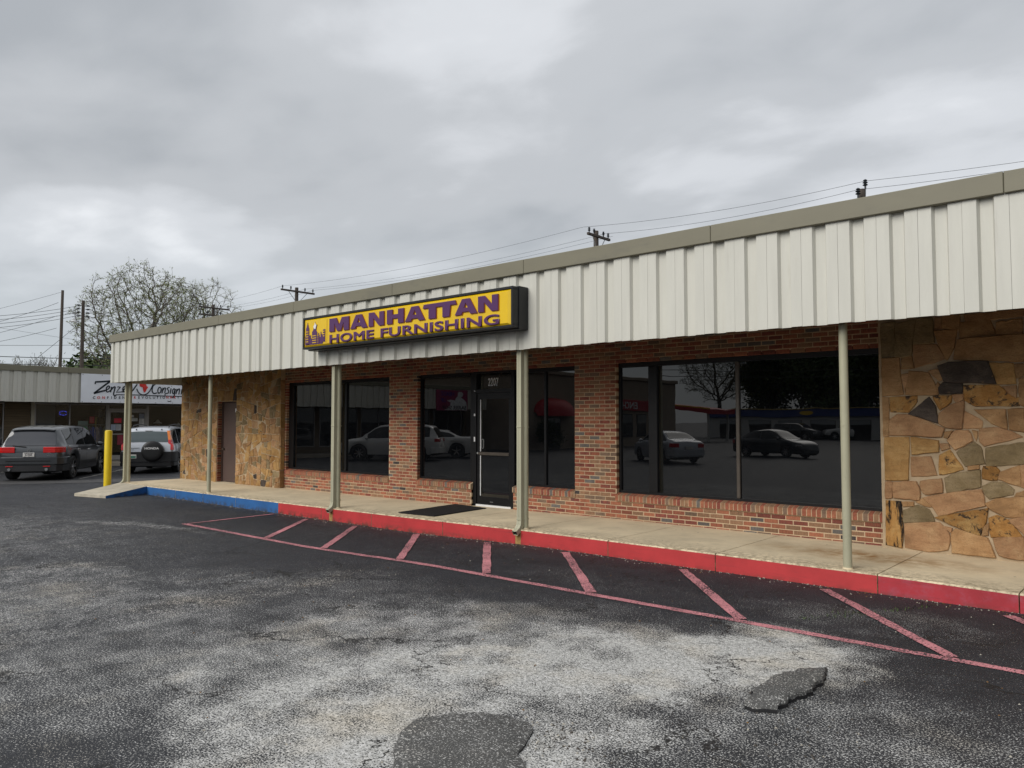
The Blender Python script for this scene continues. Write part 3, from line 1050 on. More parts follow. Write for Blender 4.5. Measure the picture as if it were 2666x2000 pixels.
def split_poly(poly, amin, rr, out, depth=0):
    n = len(poly)
    A_ = abs(sum(poly[i][0] * poly[(i + 1) % n][1] - poly[(i + 1) % n][0] * poly[i][1] for i in range(n))) / 2
    if (A_ < amin * rr.uniform(1.0, 2.6) and depth > 1) or depth > 9 or A_ < amin:
        out.append(poly); return
    w_ = max(p[0] for p in poly) - min(p[0] for p in poly); h_ = max(p[1] for p in poly) - min(p[1] for p in poly)
    ang = (rr.gauss(math.pi / 2, .26) if w_ > h_ * rr.uniform(.85, 1.15) else rr.gauss(0, .26))
    c = Vector((sum(p[0] for p in poly) / n + rr.uniform(-.14, .14) * w_, sum(p[1] for p in poly) / n + rr.uniform(-.14, .14) * h_))
    nrm = Vector((-math.sin(ang), math.cos(ang)))
    P, Q = [], []
    for i in range(n):
        a, b_ = Vector(poly[i]), Vector(poly[(i + 1) % n])
        da, db = (a - c).dot(nrm), (b_ - c).dot(nrm)
        (P if da >= 0 else Q).append(tuple(a))
        if da * db < 0:
            x = a.lerp(b_, da / (da - db)); P.append(tuple(x)); Q.append(tuple(x))
    if len(P) < 3 or len(Q) < 3:
        out.append(poly); return
    split_poly(P, amin, rr, out, depth + 1); split_poly(Q, amin, rr, out, depth + 1)


def inset_poly(poly, g_):
    c = Vector((sum(p[0] for p in poly) / len(poly), sum(p[1] for p in poly) / len(poly)))
    n = len(poly)
    ar = sum(poly[i][0] * poly[(i + 1) % n][1] - poly[(i + 1) % n][0] * poly[i][1] for i in range(n))
    pl = poly if ar > 0 else poly[::-1]
    out = []
    for i in range(n):
        a, b_, d_ = Vector(pl[i - 1]), Vector(pl[i]), Vector(pl[(i + 1) % n])
        e1, e2 = (b_ - a), (d_ - b_)
        if e1.length < 1e-6 or e2.length < 1e-6: continue
        e1.normalize(); e2.normalize()
        n1, n2 = Vector((-e1.y, e1.x)), Vector((-e2.y, e2.x))
        m_ = n1 + n2
        if m_.length < .2: continue
        m_.normalize()
        out.append(tuple(b_ + m_ * min(g_ / max(.35, m_.dot(n1)), .05)))
    return out


STONES = [[(-3.0,3.11),(-2.84,3.12),(-2.85,2.67),(-3.0,2.67)],[(-2.83,3.1),(-2.6,3.13),(-2.64,2.82),(-2.66,2.68),(-2.84,2.67)],[(-2.58,3.14),(-2.41,3.14),(-2.39,2.83),(-2.62,2.82)],[(-2.36,3.14),(-2.3,3.14),(-2.31,3.0),(-2.38,2.99)],[(-2.28,3.15),(-2.1,3.15),(-2.11,2.97),(-2.29,3.0)],[(-2.38,2.97),(-2.14,2.96),(-2.17,2.75),(-2.25,2.61),(-2.34,2.81)],[(-2.62,2.81),(-2.36,2.8),(-2.27,2.62),(-2.61,2.53)],[(-2.76,2.66),(-2.65,2.67),(-2.63,2.52),(-2.77,2.52)],[(-3.0,2.66),(-2.8,2.66),(-2.79,2.47),(-2.76,2.19),(-3.0,2.18)],[(-2.77,2.44),(-2.69,2.45),(-2.74,2.24)],[(-2.68,2.48),(-2.46,2.45),(-2.38,2.28),(-2.36,2.18),(-2.73,2.19)],[(-2.09,3.05),(-1.78,3.06),(-1.73,2.89),(-2.1,2.87)],[(-2.05,3.14),(-1.43,3.15),(-1.43,3.09),(-1.73,3.07),(-2.04,3.07)],[(-1.71,3.02),(-1.46,3.04),(-1.46,2.87),(-1.72,2.88)],[(-2.13,2.84),(-1.73,2.86),(-1.44,2.85),(-1.45,2.55),(-2.17,2.61)],[(-2.35,2.53),(-2.24,2.57),(-1.81,2.56),(-1.74,2.3),(-2.29,2.34)],[(-1.8,2.54),(-1.56,2.52),(-1.54,2.29),(-1.72,2.29),(-1.77,2.44)],[(-1.54,2.51),(-1.45,2.51),(-1.45,2.39),(-1.52,2.36)],[(-2.45,2.47),(-2.36,2.49),(-2.29,2.39),(-2.34,2.35)],[(-2.3,2.32),(-2.09,2.3),(-2.1,2.19),(-2.34,2.19),(-2.35,2.26)],[(-2.07,2.28),(-1.71,2.27),(-1.61,2.16),(-1.51,2.11),(-1.51,2.03),(-1.96,2.03),(-2.07,2.11)],[(-1.66,2.25),(-1.54,2.26),(-1.54,2.13),(-1.61,2.18)],[(-1.5,2.34),(-1.45,2.36),(-1.46,2.02),(-1.5,2.04)],[(-3.0,2.16),(-2.94,2.15),(-2.95,1.65),(-3.0,1.65)],[(-2.92,2.15),(-2.6,2.16),(-2.6,2.1),(-2.7,1.96),(-2.91,1.97)],[(-2.69,1.94),(-2.46,2.14),(-2.39,2.03),(-2.37,1.83),(-2.59,1.91)],[(-2.41,2.15),(-2.21,2.16),(-2.22,2.08),(-2.34,1.99),(-2.38,2.07)],[(-2.2,2.16),(-2.09,2.17),(-2.09,2.11),(-2.15,2.07)],[(-2.35,1.94),(-2.21,2.05),(-2.08,2.09),(-2.11,1.76),(-2.29,1.77),(-2.36,1.82)],[(-2.93,1.86),(-2.84,1.93),(-2.7,1.93),(-2.57,1.88),(-2.3,1.75),(-2.33,1.66),(-2.93,1.67)],[(-2.07,1.96),(-1.89,1.84),(-1.9,1.77),(-2.09,1.76)],[(-1.95,1.98),(-1.65,1.98),(-1.64,1.76),(-1.79,1.82)],[(-1.62,1.98),(-1.47,1.99),(-1.47,1.72),(-1.61,1.75)],[(-2.99,1.63),(-2.71,1.64),(-2.73,1.1),(-2.99,1.09)],[(-2.68,1.64),(-2.37,1.6),(-2.37,1.47),(-2.67,1.43)],[(-2.68,1.39),(-2.46,1.4),(-2.4,1.18),(-2.68,1.15)],[(-2.35,1.56),(-2.26,1.56),(-2.25,1.52),(-2.33,1.49)],[(-2.27,1.61),(-2.18,1.73),(-2.04,1.73),(-2.0,1.61),(-2.19,1.5)],[(-2.29,1.71),(-2.22,1.72),(-2.27,1.64),(-2.3,1.65)],[(-1.92,1.75),(-1.78,1.77),(-1.59,1.72),(-1.5,1.66),(-1.88,1.55),(-1.92,1.6)],[(-1.99,1.73),(-1.95,1.72),(-1.96,1.63)],[(-2.36,1.42),(-2.25,1.49),(-2.19,1.4),(-2.11,1.26),(-2.36,1.19)],[(-2.17,1.46),(-1.98,1.59),(-1.92,1.54),(-1.88,1.34),(-2.08,1.3)],[(-1.86,1.52),(-1.48,1.59),(-1.48,1.35),(-1.86,1.31)],[(-2.05,1.29),(-1.94,1.31),(-1.94,1.28),(-2.05,1.26)],[(-2.99,1.06),(-2.92,1.06),(-2.93,0.86),(-2.99,0.85)],[(-2.9,1.06),(-2.63,1.08),(-2.6,1.01),(-2.6,0.86),(-2.9,0.87)],[(-2.58,1.09),(-2.35,1.13),(-2.34,0.97),(-2.53,0.93),(-2.58,0.99)],[(-2.31,1.14),(-2.22,1.2),(-1.93,1.25),(-1.93,1.06),(-2.29,0.97)],[(-1.89,1.3),(-1.77,1.31),(-1.73,1.26),(-1.76,1.15),(-1.9,1.16)],[(-1.72,1.24),(-1.53,1.32),(-1.52,1.09),(-1.74,1.16)],[(-1.52,1.32),(-1.48,1.33),(-1.49,1.07),(-1.51,1.08)],[(-1.91,1.06),(-1.81,1.12),(-1.7,1.12),(-1.59,1.04),(-1.6,0.99),(-1.84,0.92),(-1.89,0.98)],[(-2.55,0.88),(-2.31,0.95),(-1.92,1.02),(-1.89,0.84),(-2.39,0.68),(-2.46,0.79)],[(-2.99,0.82),(-2.82,0.82),(-2.8,0.43),(-2.82,0.24),(-3.0,0.26)],[(-2.8,0.81),(-2.67,0.82),(-2.67,0.78),(-2.79,0.77)],[(-2.79,0.71),(-2.62,0.79),(-2.49,0.74),(-2.44,0.61),(-2.79,0.56)],[(-2.41,0.65),(-1.86,0.8),(-1.88,0.65),(-1.95,0.48),(-2.17,0.55)],[(-1.88,0.86),(-1.78,0.92),(-1.49,0.96),(-1.5,0.74),(-1.68,0.72),(-1.82,0.79)],[(-1.85,0.69),(-1.77,0.73),(-1.64,0.67),(-1.53,0.51),(-1.83,0.47)],[(-1.64,0.69),(-1.5,0.73),(-1.5,0.53)],[(-2.78,0.54),(-2.38,0.59),(-2.28,0.47),(-2.27,0.42),(-2.3,0.27),(-2.52,0.22),(-2.78,0.25)],[(-2.25,0.48),(-2.21,0.53),(-1.87,0.45),(-1.8,0.24),(-2.25,0.24)],[(-1.81,0.45),(-1.51,0.5),(-1.51,0.24),(-1.66,0.24),(-1.76,0.27)],[(-1.9,0.59),(-1.86,0.62),(-1.87,0.49),(-1.92,0.48)],[(-1.56,1.0),(-1.49,1.03),(-1.49,0.98),(-1.58,0.96)],[(-2.34,0.55),(-2.25,0.53),(-2.26,0.49)],[(-2.63,0.83),(-2.57,0.87),(-2.48,0.79),(-2.54,0.79)],[(-2.3,2.23),(-2.36,2.19),(-2.38,2.28),(-2.36,2.32)]]
KIND = {0: 'olive', 15: 'black', 19: 'black', 20: 'orange', 24: 'orange', 25: 'black', 26: 'orange', 33: 'ochre', 41: 'orange', 42: 'olive', 43: 'olive', 48: 'olive', 49: 'orange', 52: 'olive',
        54: 'stain', 56: 'olive', 57: 'orange', 59: 'orange', 1: 'olive', 2: 'olive', 11: 'tan', 14: 'tan', 16: 'ochre', 28: 'pink', 29: 'pink', 30: 'pink', 37: 'pink', 39: 'pink', 46: 'pink', 47: 'pink', 53: 'pink', 61: 'pink', 63: 'pink', 34: 'ochre', 35: 'pink'}
# backing wall of the right-hand stone front, standing proud of the brick
mb = MB()
mb.box(-3.045, 7.0, YST + .0, YST + .35, 0, 3.3)
swall = mb.build('stone_wall', M['stone_mortar'], bld)
for i, p in enumerate(STONES):
    k = KIND.get(i) or ('tan' if i % 3 else 'pink')
    stone(inset_poly([(max(-3.04, a), b_) for a, b_ in p], -.0125), YST + .006, ST[k], 100 + i, swall, .026 if k != 'black' else .04)
rs = random.Random(21)
polys = []
split_poly([(-1.42, .19), (2.2, .18), (2.2, 3.2), (-1.42, 3.15)], .055, rs, polys)
for i, p in enumerate(polys):
    q = inset_poly(p, .007)
    if len(q) >= 3: stone(q, YST + .006, ST[rs.choices(('tan', 'pink', 'ochre', 'olive', 'orange', 'black'), (30, 24, 16, 16, 8, 4))[0]], 300 + i, swall, .026)
# left-hand stone front with the service door opening
mb = MB()
LX0, LX1, DL, DR_, DT = -22.6, -17.24, -20.45, -19.40, 2.40
mb.box(LX0, DL, YST, YST + .35, 0, 3.3); mb.box(DR_, LX1, YST, YST + .35, 0, 3.3); mb.box(DL, DR_, YST, YST + .35, DT, 3.3)
mb.box(LX0, LX0 + .3, YST + .35, 24, 0, 3.3)
swall2 = mb.build('stone_wall', M['stone_mortar'], bld)
rs = random.Random(34)
for n_, reg in enumerate(([(LX0, .15), (DL, .155), (DL, 3.24), (LX0, 3.24)], [(DR_, .16), (LX1, .165), (LX1, 3.24), (DR_, 3.24)], [(DL, DT), (DR_, DT), (DR_, 3.24), (DL, 3.24)])):
    polys = []
    split_poly(reg, .034, rs, polys)
    for i, p in enumerate(polys):
        q = inset_poly(p, .006)
        if len(q) >= 3: stone(q, YST + .006, ST[rs.choices(('tan', 'pink', 'ochre', 'olive', 'orange', 'black'), (34, 16, 34, 13, 2, 2))[0]], 500 + 100 * n_ + i, swall2, .014)
polys = []
split_poly([(YST + .01, .15), (13.5, .15), (13.5, 3.24), (YST + .01, 3.24)], .05, rs, polys)
for i, p in enumerate(polys):
    q = inset_poly(p, .006)
    if len(q) >= 3: stone(q, LX0 - .004, ST[rs.choices(('tan', 'pink', 'ochre', 'olive'), (30, 12, 30, 14))[0]], 900 + i, swall2, .026, -1, 'X')
# brown stones edging the two inner corners
for i, (z0, z1) in enumerate(((.17, .62), (.63, 1.2), (1.21, 1.65), (1.66, 2.3), (2.31, 2.9))):
    stone([(YST + .0, z0), (YST + .125, z0), (YST + .125, z1), (YST + .0, z1)], LX1 - .006, ST['ochre' if i % 2 else 'tan'], 960 + i, swall2, .02, 1, 'X')

# ---- service door
dr = MB().bbox(DL + .05, DR_ - .012, YST + .17, YST + .215, .175, DT - .02, .004).build('service_door', M['brown_door'], bld)
MB().tube([(DL + .12, YST + .17, 1.08), (DL + .12, YST + .11, 1.08)], .028, 10).build('door_knob', M['bronze'], dr, smooth=True)
MB().box(DR_ - .36, DR_ - .16, YST + .164, YST + .169, 2.10, 2.2).build('sticker', M['letters_white'], dr)
mb = MB(); mb.box(DL, DL + .048, YST + .14, YST + .2, .16, DT); mb.box(DR_ - .011, DR_ - .001, YST + .14, YST + .2, .16, DT); mb.box(DL + .05, DR_ - .012, YST + .14, YST + .2, DT - .018, DT - .002)
mb.build('door_frame', M['brown_door'], bld)
z = .18; rb2 = random.Random(3)
rv = MB()
while z < 2.36:
    brick_mb(YST + .02, YST + .13, 0, .03, z, z + bh, rv, rb2.choices(range(7), BW)[0]); z += course
rv.v = [(DL + .012 - p[1] + .012, p[0], p[2]) for p in rv.v]
rv.build('jamb_bricks', BR, bld)['kind'] = 'stuff'

# ---- shop windows: frame is the part, panes and mullions its pieces
YG = YB + .105


def window(x0, x1, z0, z1, mulls, left=.045, right=.045, head=.115):
    mb = MB()
    mb.box(x0 + .004, x0 + left, YB + .075, YB + .15, z0, z1); mb.box(x1 - right, x1 - .004, YB + .075, YB + .15, z0, z1)
    mb.box(x0 + left, x1 - right, YB + .06, YB + .15, z1 - head, z1 - .002); mb.box(x0 + left, x1 - right, YB + .075, YB + .15, z0, z0 + .04)
    fr = mb.build('window', M['black_frame'], bld)
    xs_ = [x0 + left]
    for mx_, w_, mm in mulls:
        MB().bbox(mx_ - w_ / 2, mx_ + w_ / 2, YB + .07, YB + .145, z0 + .04, z1 - head, .006).build('mullion', M[mm], fr)
        xs_ += [mx_ - w_ / 2, mx_ + w_ / 2]
    xs_.append(x1 - right)
    for a, b_ in zip(xs_[::2], xs_[1::2]):
        if b_ - a > .05:
            pane = MB().box(a, b_, YG, YG + .01, z0 + .04, z1 - head)
            pane.build('pane', M['tint'], fr)
    return fr


window(-17.17, -13.14, .655, 2.86, [(-14.80, .07, 'black_frame')], left=.22)
window(-12.21, -10.62, .655, 2.86, [], right=.10)
window(-9.53, -8.10, .655, 2.86, [(-8.82, .05, 'black_frame')], left=.10)
window(-7.23, -3.05, .655, 2.86, [(-6.57, .16, 'black_frame'), (-5.11, .055, 'bronze')])

# ---- entrance
dz0 = .215
mb = MB()
mb.box(-10.616, -10.53, YB + .04, YB + .16, dz0, 2.86); mb.box(-9.62, -9.534, YB + .04, YB + .16, dz0, 2.86)
mb.box(-10.53, -9.62, YB + .04, YB + .16, 2.40, 2.47); mb.box(-10.53, -9.62, YB + .04, YB + .16, 2.78, 2.858)
ent = mb.build('entrance_frame', M['black_frame'], bld)
MB().box(-10.53, -9.62, YG, YG + .01, 2.47, 2.78).build('pane', M['tint'], ent)
me = text_mesh('2207', .215, .002, .0045, .60, 1.08, 'LEFT', M['letters_white'])
put_text('house_number', me, (1, 0, 0), (0, 0, 1), (0, -1, 0), (-10.27, YG - .003, 2.535), ent)
mb = MB()
x0, x1 = -10.525, -9.625
mb.box(x0, x0 + .065, YB + .06, YB + .105, dz0 + .03, 2.395); mb.box(x1 - .065, x1, YB + .06, YB + .105, dz0 + .03, 2.395)
mb.box(x0 + .065, x1 - .065, YB + .06, YB + .105, 2.28, 2.395); mb.box(x0 + .065, x1 - .065, YB + .06, YB + .105, dz0 + .03, .385)
door = mb.build('entrance_door', M['black_frame'], bld)
MB().box(x0 + .065, x1 - .065, YB + .085, YB + .093, .385, 1.19).build('pane', M['tint'], door)
MB().box(x0 + .065, x1 - .065, YB + .085, YB + .093, 1.25, 2.28).build('pane', M['tint'], door)
MB().bbox(x0 + .055, x1 - .065, YB + .045, YB + .105, 1.19, 1.25, .006).build('push_rail', M['bronze'], door)
MB().box(x0 + .066, x0 + .088, YB + .075, YB + .084, 1.26, 2.27).build('edge_strip', M['white_strip'], door)
MB().box(x0 + .066, x0 + .088, YB + .075, YB + .084, .40, 1.18).build('edge_strip', M['white_strip'], door)
MB().box(x1 - .073, x1 - .066, YB + .075, YB + .084, .40, 2.27).build('edge_strip', M['aluminium'], door)
mb = MB()
for a, b_, c, d_ in ((0, .06, 0, .008), (0, .06, .172, .18), (0, .008, 0, .18), (.052, .06, 0, .18)):
    mb.box(x0 + .11 + a, x0 + .11 + b_, YB + .07, YB + .08, 1.32 + c, 1.32 + d_)
mb.build('pull_handle', M['aluminium'], door)
MB().lathe([(0, 0), (.02, 0), (.02, -.02), (0, -.02)], (x0 + .03, YB + .06, 1.225), 'Y', 12).build('lock', M['aluminium'], door)
MB().box(x0 + .35, x0 + .43, YB + .055, YB + .06, .29, .30).build('maker_plate', M['aluminium'], door)
MB().box(-10.53, -9.62, YB + .03, YB + .15, dz0 - .02, dz0 + .022).build('threshold', M['white_strip'], bld)
for zz, hh in ((2.43, .02), (1.95, .045), (1.45, .09)):
    MB().box(-10.59, -10.555, YB + .034, YB + .039, zz, zz + hh).build('sticker', M['letters_white'], ent)

# ---- canopy: soffit, siding panels, coping, roof
mb = MB()
mb.box(-22.72, 6.9, YF + .125, YST + .02, 3.26, 3.34)
mb.build('soffit', M['soffit'], bld)
mb = MB()
mb.box(-22.74, 6.9, YF + .07, YF + .12, 2.96, 4.2)
fas = mb.build('fascia', M['backing'], bld)


def panel_mb(h, w=.4064, d_=.048):
    prof = [(.003, -.006), (.0, .0), (.0, 0), (.127, 0), (.150, d_), (.262, d_), (.282, 0), (w - .004, 0), (w - .004, -.006)]
    prof = [(.0, .012), (.0, .0), (.127, .0), (.150, d_), (.260, d_), (.280, .0), (w - .0025, .0), (w - .0025, .012)]
    mb = MB()
    k = len(prof)
    for z_ in (0, h):
        for t, (x, y) in enumerate(prof):
            mb.v.append((x, y, z_))
    for i in range(k - 1):
        mb.f.append((i, i + 1, k + i + 1, k + i)); mb.m.append(0)
    # thickness seen from below
    o = len(mb.v)
    for x, y in prof: mb.v.append((x, y + .018, 0))
    for i in range(k - 1):
        mb.f.append((i, o + i, o + i + 1, i + 1)); mb.m.append(0)
    return mb


pan_me = panel_mb(1.17).mesh('siding_panel', M['siding'])
rp = random.Random(9)
x = -1.669 + .4064 * 20
while x > -22.82:
    inst('siding_panel', pan_me, fas, (x, YF + rp.uniform(-.002, .002), 2.928 + rp.uniform(-.003, .003)))
    x -= .4064
# end return of the canopy
mb = MB(); mb.box(-22.80, -22.745, YF + .002, 11.2, 2.93, 4.1); mb.build('end_panel', M['siding'], bld)
mb = MB()
xx = [-22.86, -19.7, -16.65, -13.6, -10.5, -7.45, -4.4, -1.3, 1.75, 4.8, 6.95]
for a, b_ in zip(xx, xx[1:]):
    m2 = MB().bbox(a + .002, b_ - .002, YF - .04, YF + .22, 4.062, 4.275, .006)
    m2.build('coping', M['coping'], bld)
MB().bbox(-22.86, -22.74, YF + .225, 24, 4.062, 4.27, .006).build('coping', M['coping'], bld)
mb = MB(); mb.box(-22.7, 6.9, YF + .23, 24, 3.95, 4.1); mb.box(-22.3, 6.9, 23.6, 24, 0, 3.95); mb.box(6.5, 6.9, 11.1, 23.6, 0, 3.95); mb.box(-22.3, -22.2, 11.06, 23.6, 3.3, 3.95)
mb.build('roof', M['coping'], bld)

# ---- posts and downspouts
POST = [(-2.92, 8.95, 'smooth round olive post standing before the flagstone wall at right'), (-7.64, 8.965, 'round olive post beside the entrance door'), (-12.39, 8.965, 'round olive post below the left end of the yellow sign'),
        (-17.54, 9.0, 'slim round olive post in front of the brown service door'), (-22.28, 9.08, 'round olive corner post behind the yellow bollard')]
for x, y, lb in POST:
    t = thing('canopy_post', (x, y, sw(x)), lb, 'post', 'posts holding up the canopy')
    MB().lathe([(0, -.01), (.047, -.01), (.047, 3.27 - sw(x)), (0, 3.27 - sw(x))], (0, 0, 0), 'Z', 20).build('pipe', M['post'], t, smooth=True, local=True)
    MB().lathe([(.047, 0), (.056, 0), (.053, .012), (.047, .016)], (0, 0, 0), 'Z', 20).build('collar', M['concrete'], t, smooth=True, local=True)
for x, y, lb in ((-7.67, 8.884, 'square olive downspout with open elbow over the red kerb by the door'), (-12.42, 8.884, 'square olive downspout emptying over the red kerb under the sign'), (-22.32, 8.998, 'olive downspout at the far corner beside the yellow bollard')):
    t = thing('downspout', (x, y, 0), lb, 'downspout', 'downspouts on the canopy posts')
    w_, dd = .044, .036
    h0 = sw(x)
    # corrugated rectangular pipe, then an elbow that kicks out over the kerb
    def rect(c, ax, s_=1.0):
        u = Vector((1, 0, 0)); v = Vector(ax).cross(u).normalized()
        pr = [(-1, -1), (-.35, -1), (-.2, -.86), (.2, -.86), (.35, -1), (1, -1), (1, 1), (-1, 1)]
        return [Vector(c) + u * a * w_ * s_ + v * b_ * dd * s_ for a, b_ in pr]
    path = [((0, 0, 3.27), (0, 0, 1)), ((0, 0, 1.0), (0, 0, 1)), ((0, 0, h0 + .12), (0, 0, 1)), ((0, -.012, h0 + .055), (0, .3, 1)), ((0, -.05, h0 + .0), (0, .75, .9)), ((0, -.13, h0 - .05), (0, 1, .6))]
    mb = MB()
    for c, ax in path:
        mb.v += [tuple(p) for p in rect(c, Vector(ax).normalized(), 1.0)]
    for i in range(len(path) - 1):
        for j in range(8):
            mb.f.append((i * 8 + j, i * 8 + (j + 1) % 8, i * 8 + 8 + (j + 1) % 8, i * 8 + 8 + j)); mb.m.append(0)
    o = mb.build('pipe', M['spout'], t, local=True)
    c, ax = path[-1]
    mb = MB(); mb.add(rect(Vector(c) + Vector((0, .012, .007)), Vector(ax).normalized(), .93), [tuple(range(8))]); mb.build('opening', M['dark_hole'], o, local=True)
    for zz in (h0 + .14, 1.75): MB().bbox(-.05, .05, -.042, .145, zz, zz + .014, .003).build('strap', M['spout'], t, local=True)

# ---- door mat and bollard
mb = MB()
P = [(-10.76, 9.10), (-9.86, 9.14), (-10.02, 10.62), (-10.98, 10.75)]
mb.prism(P, .203, .216, lambda a, b_, t: (a, b_, t))
tag(mb.build('door_mat', M['rubber']), 'flat black rubber mat lying askew before the entrance', 'mat')
bo = thing('bollard', (-22.62, 8.66, 0), 'tall yellow steel bollard at the top of the kerb ramp', 'bollard')
prof = [(0, -.05), (.096, -.05), (.096, 1.56), (.088, 1.585), (.06, 1.60), (0, 1.605)]
MB().lathe(prof, (0, 0, 0), 'Z', 24).build('pipe', M['yellow_paint'], bo, smooth=True, local=True)

# ------------------------------------------------------------------ the lit-box sign
sg = thing('shop_sign', (-10.1, 8.74, 3.5), 'long yellow box sign with purple block letters on the siding', 'sign')
MB().bbox(-12.80, -7.385, 8.53, 8.735, 3.205, 3.845, .006).build('cabinet', M['sign_black'], sg)
mb = MB()
mb.bbox(-12.79, -7.40, 8.40, 8.53, 3.225, 3.262, .004); mb.bbox(-12.79, -7.40, 8.40, 8.53, 3.792, 3.832, .004)
mb.bbox(-12.79, -12.757, 8.40, 8.53, 3.262, 3.792, .004); mb.bbox(-7.438, -7.40, 8.40, 8.53, 3.262, 3.792, .004)
mb.build('retainer', M['sign_black'], sg)
mb = MB()
f0, f1 = (-12.757, -7.438, 3.262, 3.792), (-12.70, -7.50, 3.292, 3.762)
vs_ = [(x_, y_, z_) for (a, b_, c, d_), y_ in ((f0, 8.425), (f1, 8.40)) for x_, z_ in ((a, c), (b_, c), (b_, d_), (a, d_))]
mb.add(vs_, [(0, 1, 5, 4), (1, 2, 6, 5), (2, 3, 7, 6), (3, 0, 4, 7), (4, 5, 6, 7)])
face = mb.build('face', M['sign_yellow'], sg)
ZB, ZT = 3.497, 3.738


def letter(kind, x0, x1):
    W_ = x1 - x0
    s_ = .125 if kind != 'M' else .13
    if kind == 'M':
        P = [(0, 0), (0, 1), (.36, 1), (.5, .42), (.64, 1), (1, 1), (1, 0), (.74, 0), (.74, .62), (.60, 0), (.40, 0), (.26, .62), (.26, 0)]
    elif kind == 'N':
        P = [(0, 0), (0, 1), (.34, 1), (.70, .42), (.70, 1), (1, 1), (1, 0), (.68, 0), (.30, .60), (.30, 0)]
    elif kind == 'H':
        P = [(0, 0), (0, 1), (.33, 1), (.33, .64), (.67, .64), (.67, 1), (1, 1), (1, 0), (.67, 0), (.67, .36), (.33, .36), (.33, 0)]
    elif kind == 'TT':
        P = [(.03, 1), (.97, 1), (1, .74), (.83, .74), (.80, 0), (.60, 0), (.60, .74), (.40, .74), (.40, 0), (.18, 0), (.18, .74), (0, .74)]
    if kind == 'A':
        L_ = [(0, 0), (.33, 1), (.5, 1), (.5, .76), (.41, .42), (.5, .42), (.5, .17), (.345, .17), (.30, 0)]
        polys = [L_, [(1 - a, b_) for a, b_ in L_][::-1]]
    else:
        polys = [P]
    return [[(x0 + a * W_, ZB + b_ * (ZT - ZB)) for a, b_ in p] for p in polys]


LT = [('M', -11.90, -11.31), ('A', -11.265, -10.785), ('N', -10.74, -10.325), ('H', -10.245, -9.81), ('A', -9.775, -9.29), ('TT', -9.335, -8.56), ('A', -8.59, -8.11), ('N', -8.085, -7.675)]
for k, x0, x1 in LT:
    mb, me_ = MB(), MB()
    for p in letter(k, x0, x1):
        mb.prism(p, 8.378, 8.401, lambda a, b_, t: (a, t, b_))
        me_.prism([(a + .011, b_ - .009) for a, b_ in p], 8.388, 8.4005, lambda a, b_, t: (a, t, b_))
    o = mb.build('letter', M['sign_purple'], face)
    me_.build('letter_edge', M['sign_purple_edge'], face)
for word, xa, xb in (('HOME', -11.90, -10.605), ('FURNISHING', -10.42, -7.655)):
    me = text_mesh(word, .205, .006, 0.0, 1.0, 1.06, 'LEFT', M['sign_purple'], bevel=.0055)
    ws = max(v.co.x for v in me.vertices) - min(v.co.x for v in me.vertices); mn = min(v.co.x for v in me.vertices)
    zs = max(v.co.y for v in me.vertices if True); zn = min(v.co.y for v in me.vertices)
    for v in me.vertices:
        v.co.x = (v.co.x - mn) * (xb - xa) / ws; v.co.y = (v.co.y - zn) * .160 / (zs - zn)
    put_text('lettering', me, (1, 0, 0), (0, 0, 1), (0, -1, 0), (xa, 8.391, 3.282), face)
# skyline drawing at the left end
mb = MB(); my = MB()
fn = lambda a, b_, t: (a, t, b_)
def sk(p, up=0): mb.prism([(-12.72 + a * .69, 3.30 + b_ * .43) for a, b_ in p], 8.392 - up, 8.401, fn)
def sy(x0, x1, z0, z1): my.box(-12.72 + x0 * .69, -12.72 + x1 * .69, 8.386, 8.393, 3.30 + z0 * .43, 3.30 + z1 * .43)
sk([(.04, 0), (.04, .40), (.07, .40), (.07, .72), (.10, .80), (.145, 1.0), (.19, .80), (.22, .72), (.22, 0)])
sk([(.235, 0), (.235, .42), (.30, .42), (.30, .30), (.32, .30), (.32, 0)])
sk([(.335, 0), (.335, .25), (.36, .25), (.36, .55), (.40, .60), (.43, .68), (.43, .82), (.47, .84), (.50, .98), (.53, .84), (.60, .86), (.57, .76), (.555, .60), (.60, .52), (.60, 0)])
sk([(.615, 0), (.615, .34), (.65, .34), (.65, .48), (.68, .48), (.68, .40), (.71, .40), (.71, 0)])
sk([(.72, 0), (.72, .30), (.76, .30), (.76, .52), (.79, .52), (.79, .42), (.83, .42), (.83, .36), (.87, .36), (.87, .60), (.97, .62), (.97, .04), (.90, .10), (.85, 0)])
for i in range(5): sy(.085, .12, .12 + i * .11, .17 + i * .11); sy(.15, .19, .12 + i * .11, .17 + i * .11)
for i in range(4): sy(.38, .57, .06 + i * .1, .09 + i * .1)
for i in range(5): sy(.64, .66, .05 + i * .07, .08 + i * .07)
for i in range(3): sy(.89, .95, .30 + i * .1, .34 + i * .1)
sk([(.10, .0), (.24, .0), (.24, .03), (.10, .03)])
mb.build('skyline_print', M['sign_purple'], face); my.build('skyline_windows', M['sign_yellow'], face)
my = MB()
fnb = lambda a, b_, t: (a, t, b_)
my.prism([(-12.72 + a * .69, 3.30 + b_ * .43) for a, b_ in ((.46, .70), (.44, .80), (.49, .86), (.51, .96), (.54, .86), (.58, .84), (.55, .74), (.53, .66))], 8.384, 8.3915, fnb)
my.build('statue_print', M['letters_white'], face)
# groove round the drawing
mb = MB(); mb.box(-12.005, -11.997, 8.396, 8.401, 3.30, 3.75); mb.build('groove', mat('amber_groove', (.5, .27, .01), .4), face)

